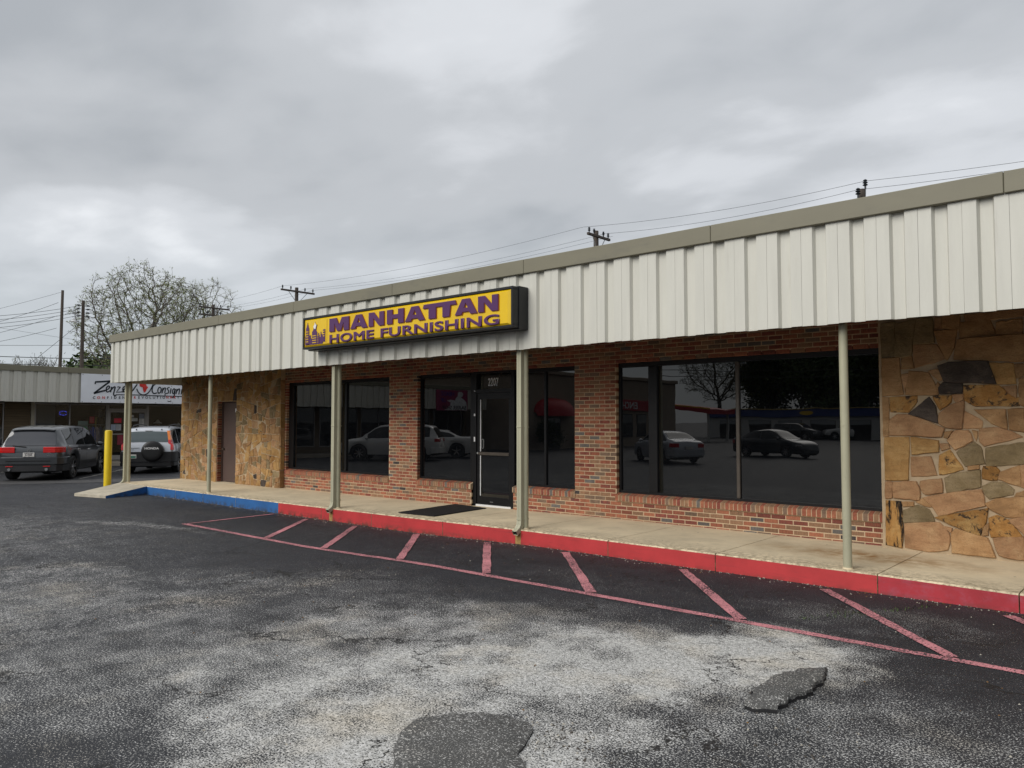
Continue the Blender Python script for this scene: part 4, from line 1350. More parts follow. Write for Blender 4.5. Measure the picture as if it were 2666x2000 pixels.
# ------------------------------------------------------------------ the row of shops across the lot (faces +X)
XW, XFL = -35.75, -33.8
row = thing('shop_row', (-36, 5, 0), 'low row of shops with weathered cream siding across the lot', 'store')
M['tan_siding'] = mat('brown_wall_boards', (.17, .125, .075), .8, .12, 3, stretch=(1, .4, 3))
M['alu_frame'] = mat('aluminium_frame', (.36, .35, .34), .4, .06, metal=.35)
M['cream'] = mat('cream_paint', (.50, .46, .36), .5, .06)
M['paper_blue'] = mat('grey_window_cover', (.115, .125, .13), .7, .08, 2)
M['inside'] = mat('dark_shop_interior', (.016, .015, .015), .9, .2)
M['shop_glass'] = glass_clear('shop_glass', (.9, .92, .92))
M['far_concrete'] = mat('far_concrete', (.33, .29, .23), .9, .15, 2)

Y0L, Y1L = -14.0, 24.0
mb = MB(); mb.box(-50, XFL + .06, Y0L, Y1L, -.2, .14); tag(mb.build('far_sidewalk', M['far_concrete']), 'plain concrete walk along the shop row', 'sidewalk', kind='structure')
# soffit, roof, rear walls
MB().box(XW - .02, XFL - .06, Y0L, Y1L, 2.78, 2.85).build('soffit', M['soffit'], row)
MB().box(-50, XFL - .12, Y0L, Y1L, 3.75, 3.86).build('roof', M['coping'], row)
mb = MB(); mb.box(-50, -49.8, Y0L, Y1L, .14, 3.75); mb.box(-49.8, XW, Y0L, Y0L + .2, .14, 3.75); mb.box(-49.8, XW, Y1L - .2, Y1L, .14, 3.75)
mb.build('rear_wall', M['tan_siding'], row)
fl = MB().box(XFL - .11, XFL - .055, Y0L, Y1L, 2.64, 3.86).build('fascia', M['backing'], row)
pan2 = panel_mb(1.19).mesh('siding_panel', M['siding_old'])
y = Y0L
rp = random.Random(4)
while y < Y1L:
    inst('siding_panel', pan2, fl, (XFL + rp.uniform(-.004, .004), y, 2.612 + rp.uniform(-.008, .008)), rot=(0, 0, R(90)))
    y += .4064
ycs = [Y0L + (Y1L - Y0L) * i / 12 for i in range(13)]
for a, b_ in zip(ycs, ycs[1:]):
    MB().bbox(XFL - .22, XFL + .04, a + .002, b_ - .002, 3.80, 4.02, .006).build('coping', M['coping'], row)
# wall above the openings, piers, and the board-clad bay
mb = MB(); mb.box(XW - .1, XW, Y0L + .2, Y1L - .2, 2.62, 2.78); mb.build('lintel', M['soffit'], row)
bw_ = MB().box(XW - .12, XW - .02, 9.70, 10.62, .14, 2.62).build('board_wall', M['backing'], row)
z = .16
bme = MB().bbox(-.012, .012, 9.70 - 10.16, 10.62 - 10.16, 0, .098, .004).mesh('board', M['tan_siding'])
while z < 2.6:
    inst('board', bme, bw_, (XW - .01, 10.16, z), rot=(0, R(-3), 0)); z += .105
MB().bbox(XW - .12, XW + .06, 10.63, 10.76, .14, 2.77, .006).build('pilaster', M['cream'], row)
# storefront bays: (y0, y1, sill)
def bay(y0, y1, z0, z1=2.61, mull=(), cover=None, glass=None):
    mb = MB(); f = .045
    mb.box(XW - .05, XW + .02, y0 + .002, y0 + f, z0, z1); mb.box(XW - .05, XW + .02, y1 - f, y1 - .002, z0, z1)
    mb.box(XW - .05, XW + .02, y0 + f, y1 - f, z0, z0 + f); mb.box(XW - .05, XW + .02, y0 + f, y1 - f, z1 - f, z1 - .002)
    w_ = mb.build('window', M['alu_frame'], row)
    ys_ = [y0 + f]
    for m_ in mull:
        MB().box(XW - .045, XW + .016, m_ - .02, m_ + .02, z0 + f, z1 - f).build('mullion', M['alu_frame'], w_); ys_ += [m_ - .02, m_ + .02]
    ys_.append(y1 - f)
    for a, b_ in zip(ys_[::2], ys_[1::2]):
        MB().box(XW - .02, XW - .014, a, b_, z0 + f, z1 - f).build('pane', glass or M['shop_glass'], w_)
    if z0 > .2:
        MB().box(XW - .1, XW - .01, y0, y1, .14, z0 - .002).build('bulkhead', M['tan_siding'], row)
    return w_


b1 = bay(10.77, 13.60, .48, mull=(12.10,))
MB().box(XW - .06, XW - .052, 10.82, 11.56, .53, 2.56).build('window_cover', M['paper_blue'], b1)
bay(15.36, 18.2, .48, mull=(17.0,)); bay(18.3, 21.2, .48, mull=(19.7,)); bay(21.3, 23.7, .48)
bl_ = bay(8.0, 9.68, .48, mull=(8.9,))
bme = MB().box(-.002, .002, -.78, .78, 0, .036).mesh('blind_slat', mat('blind_slats', (.14, .14, .135), .6))
z = .56
while z < 2.5:
    inst('blind_slat', bme, bl_, (XW - .08, 8.84, z), rot=(0, R(25), 0)); z += .045
for a in (-13.7, -10.9, -8.1, -5.3, -2.5, .3, 3.1, 5.6):
    bay(a + .05, a + 2.6, .48, mull=(a + 1.3,), glass=M['tint'])
    MB().box(XW - .1, XW - .005, a + 2.6, a + 2.85, .14, 2.62).build('pier', M['tan_siding'], row)
# double door with transom
mb = MB()
mb.box(XW - .05, XW + .03, 13.605, 13.68, .14, 2.61); mb.box(XW - .05, XW + .03, 15.28, 15.355, .14, 2.61); mb.box(XW - .05, XW + .03, 13.68, 15.28, 2.33, 2.42); mb.box(XW - .05, XW + .03, 13.68, 15.28, 2.57, 2.61)
df = mb.build('door_frame', M['alu_frame'], row)
MB().box(XW - .02, XW - .014, 13.68, 15.28, 2.42, 2.57).build('pane', M['shop_glass'], df)
for a, b_ in ((13.685, 14.478), (14.482, 15.275)):
    mb = MB()
    mb.box(XW - .03, XW + .015, a, a + .06, .16, 2.325); mb.box(XW - .03, XW + .015, b_ - .06, b_, .16, 2.325)
    mb.box(XW - .03, XW + .015, a + .06, b_ - .06, 2.25, 2.325); mb.box(XW - .03, XW + .015, a + .06, b_ - .06, .16, .36)
    d_ = mb.build('shop_door', M['alu_frame'], row)
    MB().box(XW - .008, XW - .002, a + .06, b_ - .06, .36, 2.25).build('pane', M['shop_glass'], d_)
    MB().bbox(XW + .02, XW + .05, a + .05, b_ - .05, 1.27, 1.31, .005).build('push_bar', M['aluminium'], d_)
# interior shell
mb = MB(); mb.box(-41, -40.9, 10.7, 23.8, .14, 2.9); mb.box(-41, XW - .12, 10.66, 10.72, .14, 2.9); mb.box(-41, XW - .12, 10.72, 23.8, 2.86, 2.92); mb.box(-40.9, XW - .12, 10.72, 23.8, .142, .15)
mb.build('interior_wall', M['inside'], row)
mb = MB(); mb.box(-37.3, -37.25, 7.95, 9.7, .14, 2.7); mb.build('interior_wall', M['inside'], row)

# neon sign, blue outline in the dark pane
nm = emit('blue_neon', (.06, .08, .8), .8)
t = thing('neon_sign', (-36.0, 11.93, 2.2), 'small oval blue neon sign glowing in the dark shop window', 'sign')
pts = [(0, .15 * math.cos(q * .2618), .085 * math.sin(q * .2618)) for q in range(25)]
for a, b_ in ((2, 5), (6, 8), (9, 11), (13, 16), (17, 19), (20, 22)):
    MB().tube(pts[a:b_ + 1], .008, 6).build('neon_tube', nm, t, local=True)
MB().box(-.03, -.02, -.17, .17, -.1, .1).build('backboard', M['sign_black'], t, local=True)


def card(name, y0, y1, z0, z1, c, label, cat, x=XW + .006, pr=None, group=None):
    t_ = thing(name, (x, (y0 + y1) / 2, z0), label, cat, group)
    MB().box(x, x + .004, y0, y1, z0, z1).build('sheet', mat(name + '_paper', tuple(min(.85, q * 1.5) for q in c), .7, .06, 4), t_)
    if pr:
        mb_ = MB()
        n_ = max(2, int((z1 - z0) / .05))
        rr_ = random.Random(int(y0 * 100))
        for i in range(n_):
            zz = z1 - .025 - (z1 - z0 - .04) * i / n_
            mb_.box(x + .005, x + .006, y0 + .02, y0 + .02 + (y1 - y0 - .04) * rr_.uniform(.5, 1), zz - .012, zz)
        mb_.build('print', mat(name + '_ink', pr, .7), t_)['kind'] = 'stuff'
    return t_


card('poster', 13.90, 14.21, 1.79, 1.99, (.5, .03, .05), 'wide red poster with pale border on the shop door', 'poster', pr=(.42, .2, .2))
card('notice', 13.77, 13.975, 1.46, 1.72, (.33, .37, .45), 'left one of two pale notices below the red poster', 'notice', pr=(.22, .25, .35))
card('notice', 13.99, 14.20, 1.45, 1.72, (.40, .41, .43), 'right one of two pale notices below the red poster', 'notice', pr=(.25, .26, .3))
card('notice', 14.58, 14.74, 2.03, 2.14, (.42, .41, .4), 'tiny white card at the top of the shop door', 'notice')
card('notice', 14.60, 14.91, 1.86, 2.00, (.42, .42, .4), 'wide white sheet in the middle of the shop door', 'notice', pr=(.2, .2, .2))
card('notice', 14.97, 15.19, 1.99, 2.20, (.16, .17, .2), 'dark grey notice above the tall white flyer on the door', 'notice', pr=(.3, .3, .32))
card('notice', 14.98, 15.20, 1.63, 1.98, (.44, .43, .41), 'tall white flyer with dark picture at the door edge', 'notice', pr=(.08, .08, .1))
card('notice', 14.66, 14.94, 1.41, 1.58, (.30, .37, .42), 'pale blue striped card low on the shop door', 'notice', pr=(.07, .1, .18))
card('poster', 14.06, 14.29, .82, 1.25, (.26, .03, .05), 'red poster low on the shop door', 'poster', pr=(.06, .05, .05))
card('window_card', 12.98, 13.18, 1.77, 2.06, (.6, .04, .06), 'tilted red card hanging in the display window', 'sign', x=-36.0, pr=(.5, .3, .3))
card('window_board', 12.59, 12.99, 1.20, 1.87, (.28, .40, .38), 'grey green board standing behind the clothes rack', 'board', x=-36.2)
card('window_board', 13.28, 13.62, 1.50, 2.05, (.40, .30, .10), 'tan picture board above the clothes rack', 'board', x=-36.2)
# clothes rack with hanging clothes
t = thing('clothes_rack', (-36.0, 13.17, .15), 'chrome clothes rail in the display window', 'rack')
MB().tube([(-36.0, 12.56, 1.70), (-36.0, 13.78, 1.70)], .013, 8).build('rail', M['aluminium'], t)
for yy in (12.57, 13.77):
    MB().tube([(-36.0, yy, .15), (-36.0, yy, 1.70)], .012, 8).build('leg', M['aluminium'], t)
    MB().tube([(-36.2, yy, .16), (-35.85, yy, .16)], .012, 8).build('foot', M['aluminium'], t)


def garment(yc, w_, top, bot, c, label, seed):
    rr_ = random.Random(seed)
    t_ = thing('garment', (-36.0, yc, bot), label, 'clothing', 'clothes on the rail')
    mb_ = MB(); rows, cols = 7, 8
    for sgn in (1, -1):
        for i in range(rows):
            v_ = i / (rows - 1)
            for j in range(cols):
                u = j / (cols - 1) - .5
                ww = w_ * (.45 + .55 * min(1, v_ * 5)) * (1 + .12 * v_)
                fold = .022 * math.sin(u * 21 + seed) * v_ + rr_.uniform(-.004, .004)
                sh = .10 * abs(u) * (1 - min(1, v_ * 5))
                mb_.v.append((sgn * (.022 + .02 * v_) + fold, u * ww, (top - bot) * (1 - v_) - sh))
    for k in range(2):
        o_ = k * rows * cols
        for i in range(rows - 1):
            for j in range(cols - 1):
                q = o_ + i * cols + j
                mb_.f.append((q, q + 1, q + cols + 1, q + cols)); mb_.m.append(0)
    n_ = rows * cols
    for i in range(rows - 1):
        for e in (0, cols - 1):
            q = i * cols + e
            mb_.f.append((q, q + cols, n_ + q + cols, n_ + q)); mb_.m.append(0)
    mb_.build('cloth', mat('cloth_%d' % seed, c, .85, .45, 9), t_, smooth='all', local=True)
    MB().tube([(0, 0, top - bot - .02), (0, 0, top - bot + .03), (0, .02, top - bot + .05), (0, 0, top - bot + .065)], .004, 6).build('hanger', M['aluminium'], t_, local=True)


garment(12.80, .26, 1.64, 1.10, (.08, .34, .17), 'green top at the left end of the clothes rail', 1)
garment(12.99, .20, 1.64, .95, (.10, .09, .14), 'dark patterned shirt next to the green top', 2)
garment(13.12, .22, 1.64, .98, (.05, .10, .40), 'blue patterned shirt in the middle of the rail', 3)
garment(13.27, .20, 1.64, .95, (.40, .32, .32), 'greyish printed shirt right of the blue one', 4)
garment(13.43, .20, 1.64, .98, (.05, .07, .16), 'navy patterned shirt beside the cream shirt', 5)
garment(13.65, .26, 1.66, .66, (.75, .68, .52), 'long cream shirt at the right end of the rail', 6)
# hats on stands in the right-hand window
for yc, zt, lb in ((15.95, 1.93, 'pale peaked hat on a brown stand, the taller of two'), (16.93, 1.78, 'pale flat hat on a brown stand, the lower of two')):
    t = thing('hat', (-36.05, yc, .15), lb, 'hat', 'hats in the shop window')
    zb = zt - .15
    MB().lathe([(.20, -.02), (.19, .0), (.12, .035), (.085, .06), (.07, .10), (.03, .15), (0, .16)], (0, 0, zt - .30), 'Z', 18).build('crown', mat('hat_straw', (.6, .57, .5), .8, .3, 20), t, smooth=True, local=True)
    MB().lathe([(0, 0), (.14, 0), (.14, .02), (.03, .04), (.03, zt - .72), (.10, zt - .60), (.115, zt - .48), (.09, zt - .36), (0, zt - .31)], (0, 0, 0), 'Z', 16).build('stand', mat('hat_stand_wood', (.10, .045, .02), .6, .2), t, smooth=True, local=True)
t = thing('vase', (-36.15, 13.47, .15), 'grey patterned vase on a plinth in the shop window', 'vase')
MB().box(-.14, .14, -.13, .13, 0, 1.88).build('plinth', M['inside'], t, local=True)
MB().lathe([(0, 0), (.07, 0), (.115, .08), (.125, .16), (.09, .25), (.05, .30), (.10, .36), (.095, .37), (0, .32)], (0, 0, 1.88), 'Z', 18).build('body', mat('vase_glaze', (.12, .13, .15), .3, .8, 16), t, smooth=True, local=True)

# ------------------------------------------------------------------ banner on the shop row
bn = thing('banner', (-33.72, 15, 2.62), 'white vinyl shop banner with black script and red map', 'banner')
M['vinyl'] = mat('white_vinyl_banner', (.80, .82, .86), .45, .04, 1.5, bmp=.05, bscale=3)
M['ink'] = mat('black_banner_ink', (.012, .018, .026), .5)
M['red_ink'] = mat('red_banner_ink', (.62, .035, .025), .5)
mb = MB()
ny, nz_ = 60, 10
for i in range(ny + 1):
    for j in range(nz_ + 1):
        yy = 11.81 + (19.3 - 11.81) * i / ny; zz = 2.625 + (3.80 - 2.625) * j / nz_
        mb.v.append((-33.752 + .006 * noise.noise((yy * 1.3, zz * 2.0, 0)), yy, zz))
for i in range(ny):
    for j in range(nz_):
        q = i * (nz_ + 1) + j
        mb.f.append((q, q + nz_ + 1, q + nz_ + 2, q + 1)); mb.m.append(0)
sheet = mb.build('sheet', M['vinyl'], bn, smooth='all')
for i in range(11):
    yy = 11.87 + i * .74
    for zz in (2.66, 3.76):
        MB().box(-33.742, -33.736, yy - .012, yy + .012, zz - .012, zz + .012).build('eyelet', M['ink'], bn)


def bpx(x, y): return 12.29 + (x - 338) * .002182, 2.89 + (600 + (x - 338) * .0276 - y) * .00212


def catmull(p, k=5):
    out = []
    for i in range(len(p) - 1):
        a, b_, c, d_ = p[max(i - 1, 0)], p[i], p[i + 1], p[min(i + 2, len(p) - 1)]
        for j in range(k):
            t_ = j / k
            out.append(tuple(.5 * ((2 * b_[q]) + (-a[q] + c[q]) * t_ + (2 * a[q] - 5 * b_[q] + 4 * c[q] - d_[q]) * t_ ** 2 + (-a[q] + 3 * b_[q] - 3 * c[q] + d_[q]) * t_ ** 3) for q in (0, 1)))
    out.append(p[-1])
    return out


def stroke(mb_, p, w_, smooth_=True, x=-33.738):
    p = [bpx(*q) for q in p]
    if smooth_: p = catmull(p)
    n_ = len(p); o_ = len(mb_.v)
    for i in range(n_):
        a, b_ = Vector(p[max(i - 1, 0)]), Vector(p[min(i + 1, n_ - 1)])
        d_ = (b_ - a); d_ = d_.normalized() if d_.length > 1e-6 else Vector((1, 0))
        nn = Vector((-d_.y, d_.x)) * w_ / 2
        for s_ in (1, -1):
            mb_.v.append((x, p[i][0] + nn.x * s_, p[i][1] + nn.y * s_))
    for i in range(n_ - 1):
        q = o_ + 2 * i
        mb_.f.append((q, q + 2, q + 3, q + 1)); mb_.m.append(0)


scr = [([(365, 368), (368, 327), (500, 318), (634, 308)], 0, .05), ([(634, 308), (500, 418), (345, 548)], 0, .05), ([(345, 548), (450, 517), (545, 492)], 0, .05),
       ([(545, 492), (600, 462), (625, 425), (600, 403), (570, 432), (562, 492), (588, 522), (642, 490)], 1, .035), ([(662, 418), (640, 528)], 0, .037),
       ([(645, 490), (690, 432), (722, 422), (714, 480), (698, 560), (714, 592), (752, 576)], 1, .037), ([(765, 420), (822, 416), (748, 526), (880, 516)], 0, .037),
       ([(868, 492), (915, 440), (895, 413), (868, 450), (880, 512), (930, 500)], 1, .037), ([(930, 500), (985, 335), (960, 380), (950, 510), (975, 522)], 1, .037),
       ([(985, 492), (1035, 440), (1015, 413), (990, 460), (1005, 520), (1050, 490), (1090, 430), (1135, 365)], 1, .04),
       ([(740, 575), (1100, 580), (1400, 592), (1700, 602), (2400, 625)], 0, .026),
       ([(1125, 455), (1165, 535), (1240, 578), (1320, 560), (1385, 490), (1440, 365)], 1, .034), ([(1500, 345), (1440, 400), (1425, 490), (1455, 548), (1520, 538)], 1, .037),
       ([(1562, 420), (1537, 480), (1550, 540), (1585, 530), (1605, 470), (1590, 430), (1562, 420)], 1, .035), ([(1640, 430), (1620, 545)], 0, .035), ([(1628, 495), (1668, 437), (1690, 450), (1675, 545)], 1, .035),
       ([(1772, 420), (1724, 448), (1752, 492), (1745, 540), (1690, 558), (1682, 592)], 1, .033), ([(1802, 442), (1786, 555)], 0, .035), ([(1812, 398), (1818, 404)], 0, .035),
       ([(1884, 452), (1846, 462), (1832, 530), (1860, 550), (1888, 455), (1868, 600), (1830, 640)], 1, .035), ([(1925, 452), (1905, 562)], 0, .035), ([(1912, 512), (1960, 457), (1978, 472), (1962, 572)], 1, .035),
       ([(2030, 460), (2010, 570)], 0, .035), ([(2016, 520), (2055, 465), (2070, 480), (2055, 572)], 1, .035), ([(2062, 520), (2100, 465), (2118, 480), (2105, 575)], 1, .035),
       ([(2150, 530), (2195, 490), (2180, 465), (2155, 490), (2160, 565), (2215, 550)], 1, .035), ([(2250, 470), (2230, 578)], 0, .035), ([(2238, 520), (2280, 475), (2296, 490), (2282, 580)], 1, .035), ([(2350, 400), (2325, 570), (2360, 575)], 1, .035), ([(2310, 465), (2380, 470)], 0, .03)]
for p, s_, w_ in scr:
    mb = MB(); stroke(mb, p, w_ * 1.4, s_)
    mb.build('script_stroke', M['ink'], sheet)
mb = MB()
af = [bpx(*q) for q in ((1176, 380), (1190, 340), (1225, 318), (1285, 322), (1308, 372), (1316, 402), (1348, 422), (1320, 462), (1305, 502), (1280, 532), (1262, 525), (1248, 470), (1240, 425), (1192, 412))]
mb.prism(af, -33.742, -33.737, lambda a, b_, t: (t, a, b_)); mb.build('map_print', M['red_ink'], sheet)
wd = 'CONFIDENT REVOLUTIONARY'
px = [350, 430, 518, 595, 662, 730, 810, 885, 955, 0, 1095, 1172, 1245, 1322, 1392, 1465, 1535, 1597, 1660, 1730, 1805, 1880, 1950]
red = {1, 2, 8, 10, 19, 20, 21}
for i, ch in enumerate(wd):
    if ch == ' ': continue
    yy, zz = bpx(px[i], 650)
    me = text_mesh(ch, .15, .001, .003, 1.0, 1.0, 'CENTER', M['red_ink'] if i in red else M['ink'])
    put_text('letter', me, (0, 1, 0), (0, 0, 1), (1, 0, 0), (-33.738, yy, zz - .012), sheet)
mb = MB(); stroke(mb, [(1735, 705), (1775, 718), (1810, 702)], .03); mb.build('script_stroke', M['ink'], sheet)

# barber shop sign further along the row (seen in the shop glass)
bs = thing('barber_sign', (-33.74, -10.85, 2.5), 'magenta and white barber shop sign on the shop row', 'sign')
bface = MB().box(-33.78, -33.74, -12.17, -9.53, 2.52, 3.76).build('panel', mat('magenta_print', (.30, .03, .10), .5), bs)
M['sign_white2'] = mat('white_print', (.7, .7, .7), .5); M['sign_blue2'] = mat('blue_print', (.05, .04, .30), .5)
sil = [(.02, 0), (.98, 0), (.98, .2), (.95, .42), (.80, .60), (.74, .66), (.80, .74), (.82, .86), (.76, .97), (.66, .98), (.60, .90), (.60, .74), (.52, .66), (.46, .50), (.30, .55), (.12, .50), (.30, .40), (.28, .25)]
MB().prism([(-12.15 + (1 - a) * 2.0, 2.54 + b_ * 1.16) for a, b_ in sil], -33.738, -33.732, lambda a, b_, t: (t, a, b_)).build('figure_print', M['sign_white2'], bface)
for wd, yy, zz, sz, mm in (('HEADZ', -11.0, 3.42, .34, 'sign_blue2'), ('UP', -10.3, 3.02, .34, 'sign_blue2'), ('BARBER SHOP', -12.05, 2.58, .32, 'ink')):
    me = text_mesh(wd, sz, .001, .006, 1.0, 1.0, 'LEFT', M[mm])
    put_text('lettering', me, (0, 1, 0), (0, 0, 1), (1, 0, 0), (-33.73, yy, zz), bface)

# ------------------------------------------------------------------ vehicles
def mono(tab):
    """monotone cubic through (x, y)"""
    X = [p[0] for p in tab]; Y = [p[1] for p in tab]; n = len(X)
    d = [(Y[i + 1] - Y[i]) / (X[i + 1] - X[i]) for i in range(n - 1)]
    m = [d[0]] + [0 if d[i - 1] * d[i] <= 0 else 2 * d[i - 1] * d[i] / (d[i - 1] + d[i]) for i in range(1, n - 1)] + [d[-1]]

    def f(x):
        if x <= X[0]: return Y[0]
        if x >= X[-1]: return Y[-1]
        i = max(j for j in range(n - 1) if X[j] <= x)
        h = X[i + 1] - X[i]; t = (x - X[i]) / h
        return (2 * t ** 3 - 3 * t * t + 1) * Y[i] + (t ** 3 - 2 * t * t + t) * h * m[i] + (-2 * t ** 3 + 3 * t * t) * Y[i + 1] + (t ** 3 - t * t) * h * m[i + 1]
    return f


M['tyre'] = mat('tyre_rubber', (.014, .014, .015), .8, .2, 30)
M['rim'] = mat('alloy_rim', (.50, .50, .51), .28, .05, metal=.85)
M['trim_black'] = mat('black_plastic_trim', (.016, .016, .018), .55, .2, 20)
M['under'] = mat('underbody', (.008, .008, .008), .9)
M['chrome'] = mat('chrome', (.7, .7, .7), .12, .02, metal=1)
M['car_glass'] = glass_dark('car_glass', (.010, .012, .014), 1.55)
M['rear_glass_pale'] = glass_dark('pale_car_glass', (.05, .07, .075), 1.7)
M['red_lens'] = mat('red_lens', (.55, .012, .012), .15, .1, 8, coat=.6)
M['amber_lens'] = mat('amber_lens', (.75, .20, .02), .15, .1, 8, coat=.6)
M['clear_lens'] = mat('clear_lens', (.5, .5, .52), .1, .1, 8, coat=.6)
M['plate'] = mat('white_plate', (.62, .61, .58), .45, .05); M['plate_ink'] = mat('plate_ink', (.04, .03, .04), .5); M['plate_green'] = mat('green_plate', (.07, .22, .16), .45, .1, 12)


class Car:
    def __init__(s, name, label, loc, heading, spec, paint, cat='car', detail=True, group=None):
        s.sp = spec; s.paint = paint
        s.t = thing(name, (loc[0], loc[1], gz(loc[0]) if len(loc) < 3 else loc[2]), label, cat, group, rz=heading)
        s.top = mono(spec['top']); s.belt = mono(spec['belt']); s.w = mono(spec['w']); s.wr = mono(spec['wr'])
        s.x0, s.x1 = spec['top'][0][0], spec['top'][-1][0]
        s.sill = spec.get('sill', .27)
        s.axles = spec['axles']; s.tr = spec['tyre']; s.ar = s.tr * 1.17
        s.body()
        s.wheels()

    def bottom(s, x):
        z = s.sill + .10 * sm((abs(x) - 1.9) / .5)
        for a in s.axles:
            d_ = abs(x - a)
            if d_ < s.ar: z = max(z, s.tr + math.sqrt(s.ar ** 2 - d_ ** 2))
        return z

    def sec(s, x):
        w_, zb, zt, zs = s.w(x), s.belt(x), s.top(x), s.bottom(x)
        zb = min(zb, zt - .004); zs = min(zs, zb - .06)
        wr = min(s.wr(x), w_ * .95)
        sh = zb + .012
        cr = .045 * min(1, max(.1, (zt - zb) / .35))
        zr = max(sh + .001, zt - cr)
        L = [(w_ * .955, zs), (w_ * .985, zs + .25 * (zb - zs)), (w_, zs + .5 * (zb - zs)), (w_ * .998, zs + .72 * (zb - zs)), (w_ * .982, zs + .9 * (zb - zs)), (w_ * .955, zb)]
        g0 = w_ * .935
        L += [(g0, sh), (g0 + (wr - g0) * .45, sh + (zr - sh) * .5), (wr, zr), (wr * .88, zt - cr * .42), (wr * .5, zt - cr * .08), (0, zt)]
        return L

    def side(s, x, z):
        L = s.sec(x)[:9]
        for a, b_ in zip(L, L[1:]):
            if a[1] <= z <= b_[1] and b_[1] > a[1]:
                return a[0] + (b_[0] - a[0]) * (z - a[1]) / (b_[1] - a[1])
        return L[0][0] if z < L[0][1] else L[-1][0]

    def topz(s, x, y):
        L = s.sec(x)[8:]
        y = abs(y)
        for a, b_ in zip(L, L[1:]):
            if b_[0] <= y <= a[0] and a[0] > b_[0]:
                return a[1] + (b_[1] - a[1]) * (a[0] - y) / (a[0] - b_[0])
        return L[0][1]

    def stations(s):
        xs_ = set()
        n = 46
        for i in range(n + 1): xs_.add(round(s.x0 + (s.x1 - s.x0) * i / n, 4))
        for p in s.sp['top'] + s.sp['w']: xs_.add(round(p[0], 4))
        for a in s.axles:
            for i in range(-10, 11): xs_.add(round(a + s.ar * math.sin(i / 10 * math.pi / 2), 4))
        for a in (s.x0, s.x1):
            for d_ in (.015, .035, .06, .09, .13, .18, .24): xs_.add(round(a + (d_ if a == s.x0 else -d_), 4))
        xs_ = sorted(xs_)
        out = [xs_[0]]
        for x in xs_[1:]:
            if x - out[-1] > .008: out.append(x)
        return out

    def body(s):
        mb = MB(); xs_ = s.stations()
        K = None
        for x in xs_:
            L = s.sec(x)
            ring = [(x, y, z) for y, z in L] + [(x, -y, z) for y, z in L[-2::-1]]
            K = len(ring); mb.v += ring
        for i in range(len(xs_) - 1):
            for j in range(K - 1):
                q = i * K + j
                mb.f.append((q, q + 1, q + K + 1, q + K)); mb.m.append(0)
        mb.f.append(tuple(range(K))); mb.m.append(0)
        mb.f.append(tuple((len(xs_) - 1) * K + j for j in range(K - 1, -1, -1))); mb.m.append(0)
        s.b = mb.build('body', s.paint, s.t, smooth=32, local=True)
        mb = MB()
        mb.box(s.x0 + .12, s.x1 - .12, -s.w(0) + .27, s.w(0) - .27, s.sill - .04, s.sill + .5)
        mb.box(s.axles[1] + s.ar + .03, s.axles[0] - s.ar - .03, -s.w(0) * .95, s.w(0) * .95, s.sill - .03, s.sill + .04)
        mb.box(s.x0 + .06, s.axles[1] - s.ar - .01, -s.w(s.x0 + .1) * .9, s.w(s.x0 + .1) * .9, s.sill + .03, s.sill + .2)
        mb.box(s.axles[0] + s.ar + .01, s.x1 - .06, -s.w(s.x1 - .1) * .9, s.w(s.x1 - .1) * .9, s.sill + .03, s.sill + .2)
        mb.build('underbody', M['under'], s.t, local=True)

    def wheels(s):
        r_, wd = s.tr, s.sp.get('tw', .22)
        ri = r_ * s.sp.get('rimf', .66)
        tp = [(ri, -wd / 2 + .01), (r_ * .9, -wd / 2), (r_ * .985, -wd / 2 + .025), (r_, -wd / 2 + .055), (r_, wd / 2 - .055), (r_ * .985, wd / 2 - .025), (r_ * .9, wd / 2), (ri, wd / 2 - .01), (ri * .97, 0), (ri, -wd / 2 + .01)]
        tyre = MB().lathe(tp, (0, 0, 0), 'Y', 30).mesh('tyre', M['tyre'], smooth=40)
        rm = MB().lathe([(ri * 1.005, wd / 2 - .006), (ri * .96, wd / 2 - .004), (ri * .92, wd / 2 - .05), (ri * .9, wd / 2 - .1), (.0, wd / 2 - .1)], (0, 0, 0), 'Y', 30, mi=1)
        n_ = s.sp.get('spokes', 5)
        for i in range(n_):
            a = 2 * math.pi * (i + .25) / n_
            for da in s.sp.get('split', (0,)):
                c, q = math.cos(a + da), math.sin(a + da)
                u, v_ = Vector((c, 0, q)), Vector((-q, 0, c))
                P = []
                for rr_, hw, yy in ((ri * .13, ri * .10, wd / 2 - .03), (ri * .97, ri * s.sp.get('spw', .09), wd / 2 - .012)):
                    for sg_ in (-1, 1):
                        P.append(u * rr_ + v_ * hw * sg_ + Vector((0, yy, 0)))
                P += [p - Vector((0, .05, 0)) for p in P]
                rm.add(P, [(0, 1, 3, 2), (0, 2, 6, 4), (1, 5, 7, 3), (0, 4, 5, 1), (2, 3, 7, 6)], 0)
        rm.lathe([(0, wd / 2 - .015), (ri * .16, wd / 2 - .02), (ri * .19, wd / 2 - .06)], (0, 0, 0), 'Y', 16, 0)
        rim = rm.mesh('rim', [s.sp.get('rimmat', M['rim']), M['under']], smooth=30)
        for a in s.axles:
            for sd in (1, -1):
                y = s.w(a) - wd / 2 - .012
                o = link('wheel', tyre, s.t); o.location = (a, y * sd, r_)
                if sd < 0: o.rotation_euler = (0, 0, math.pi)
                link('rim', rim, o)

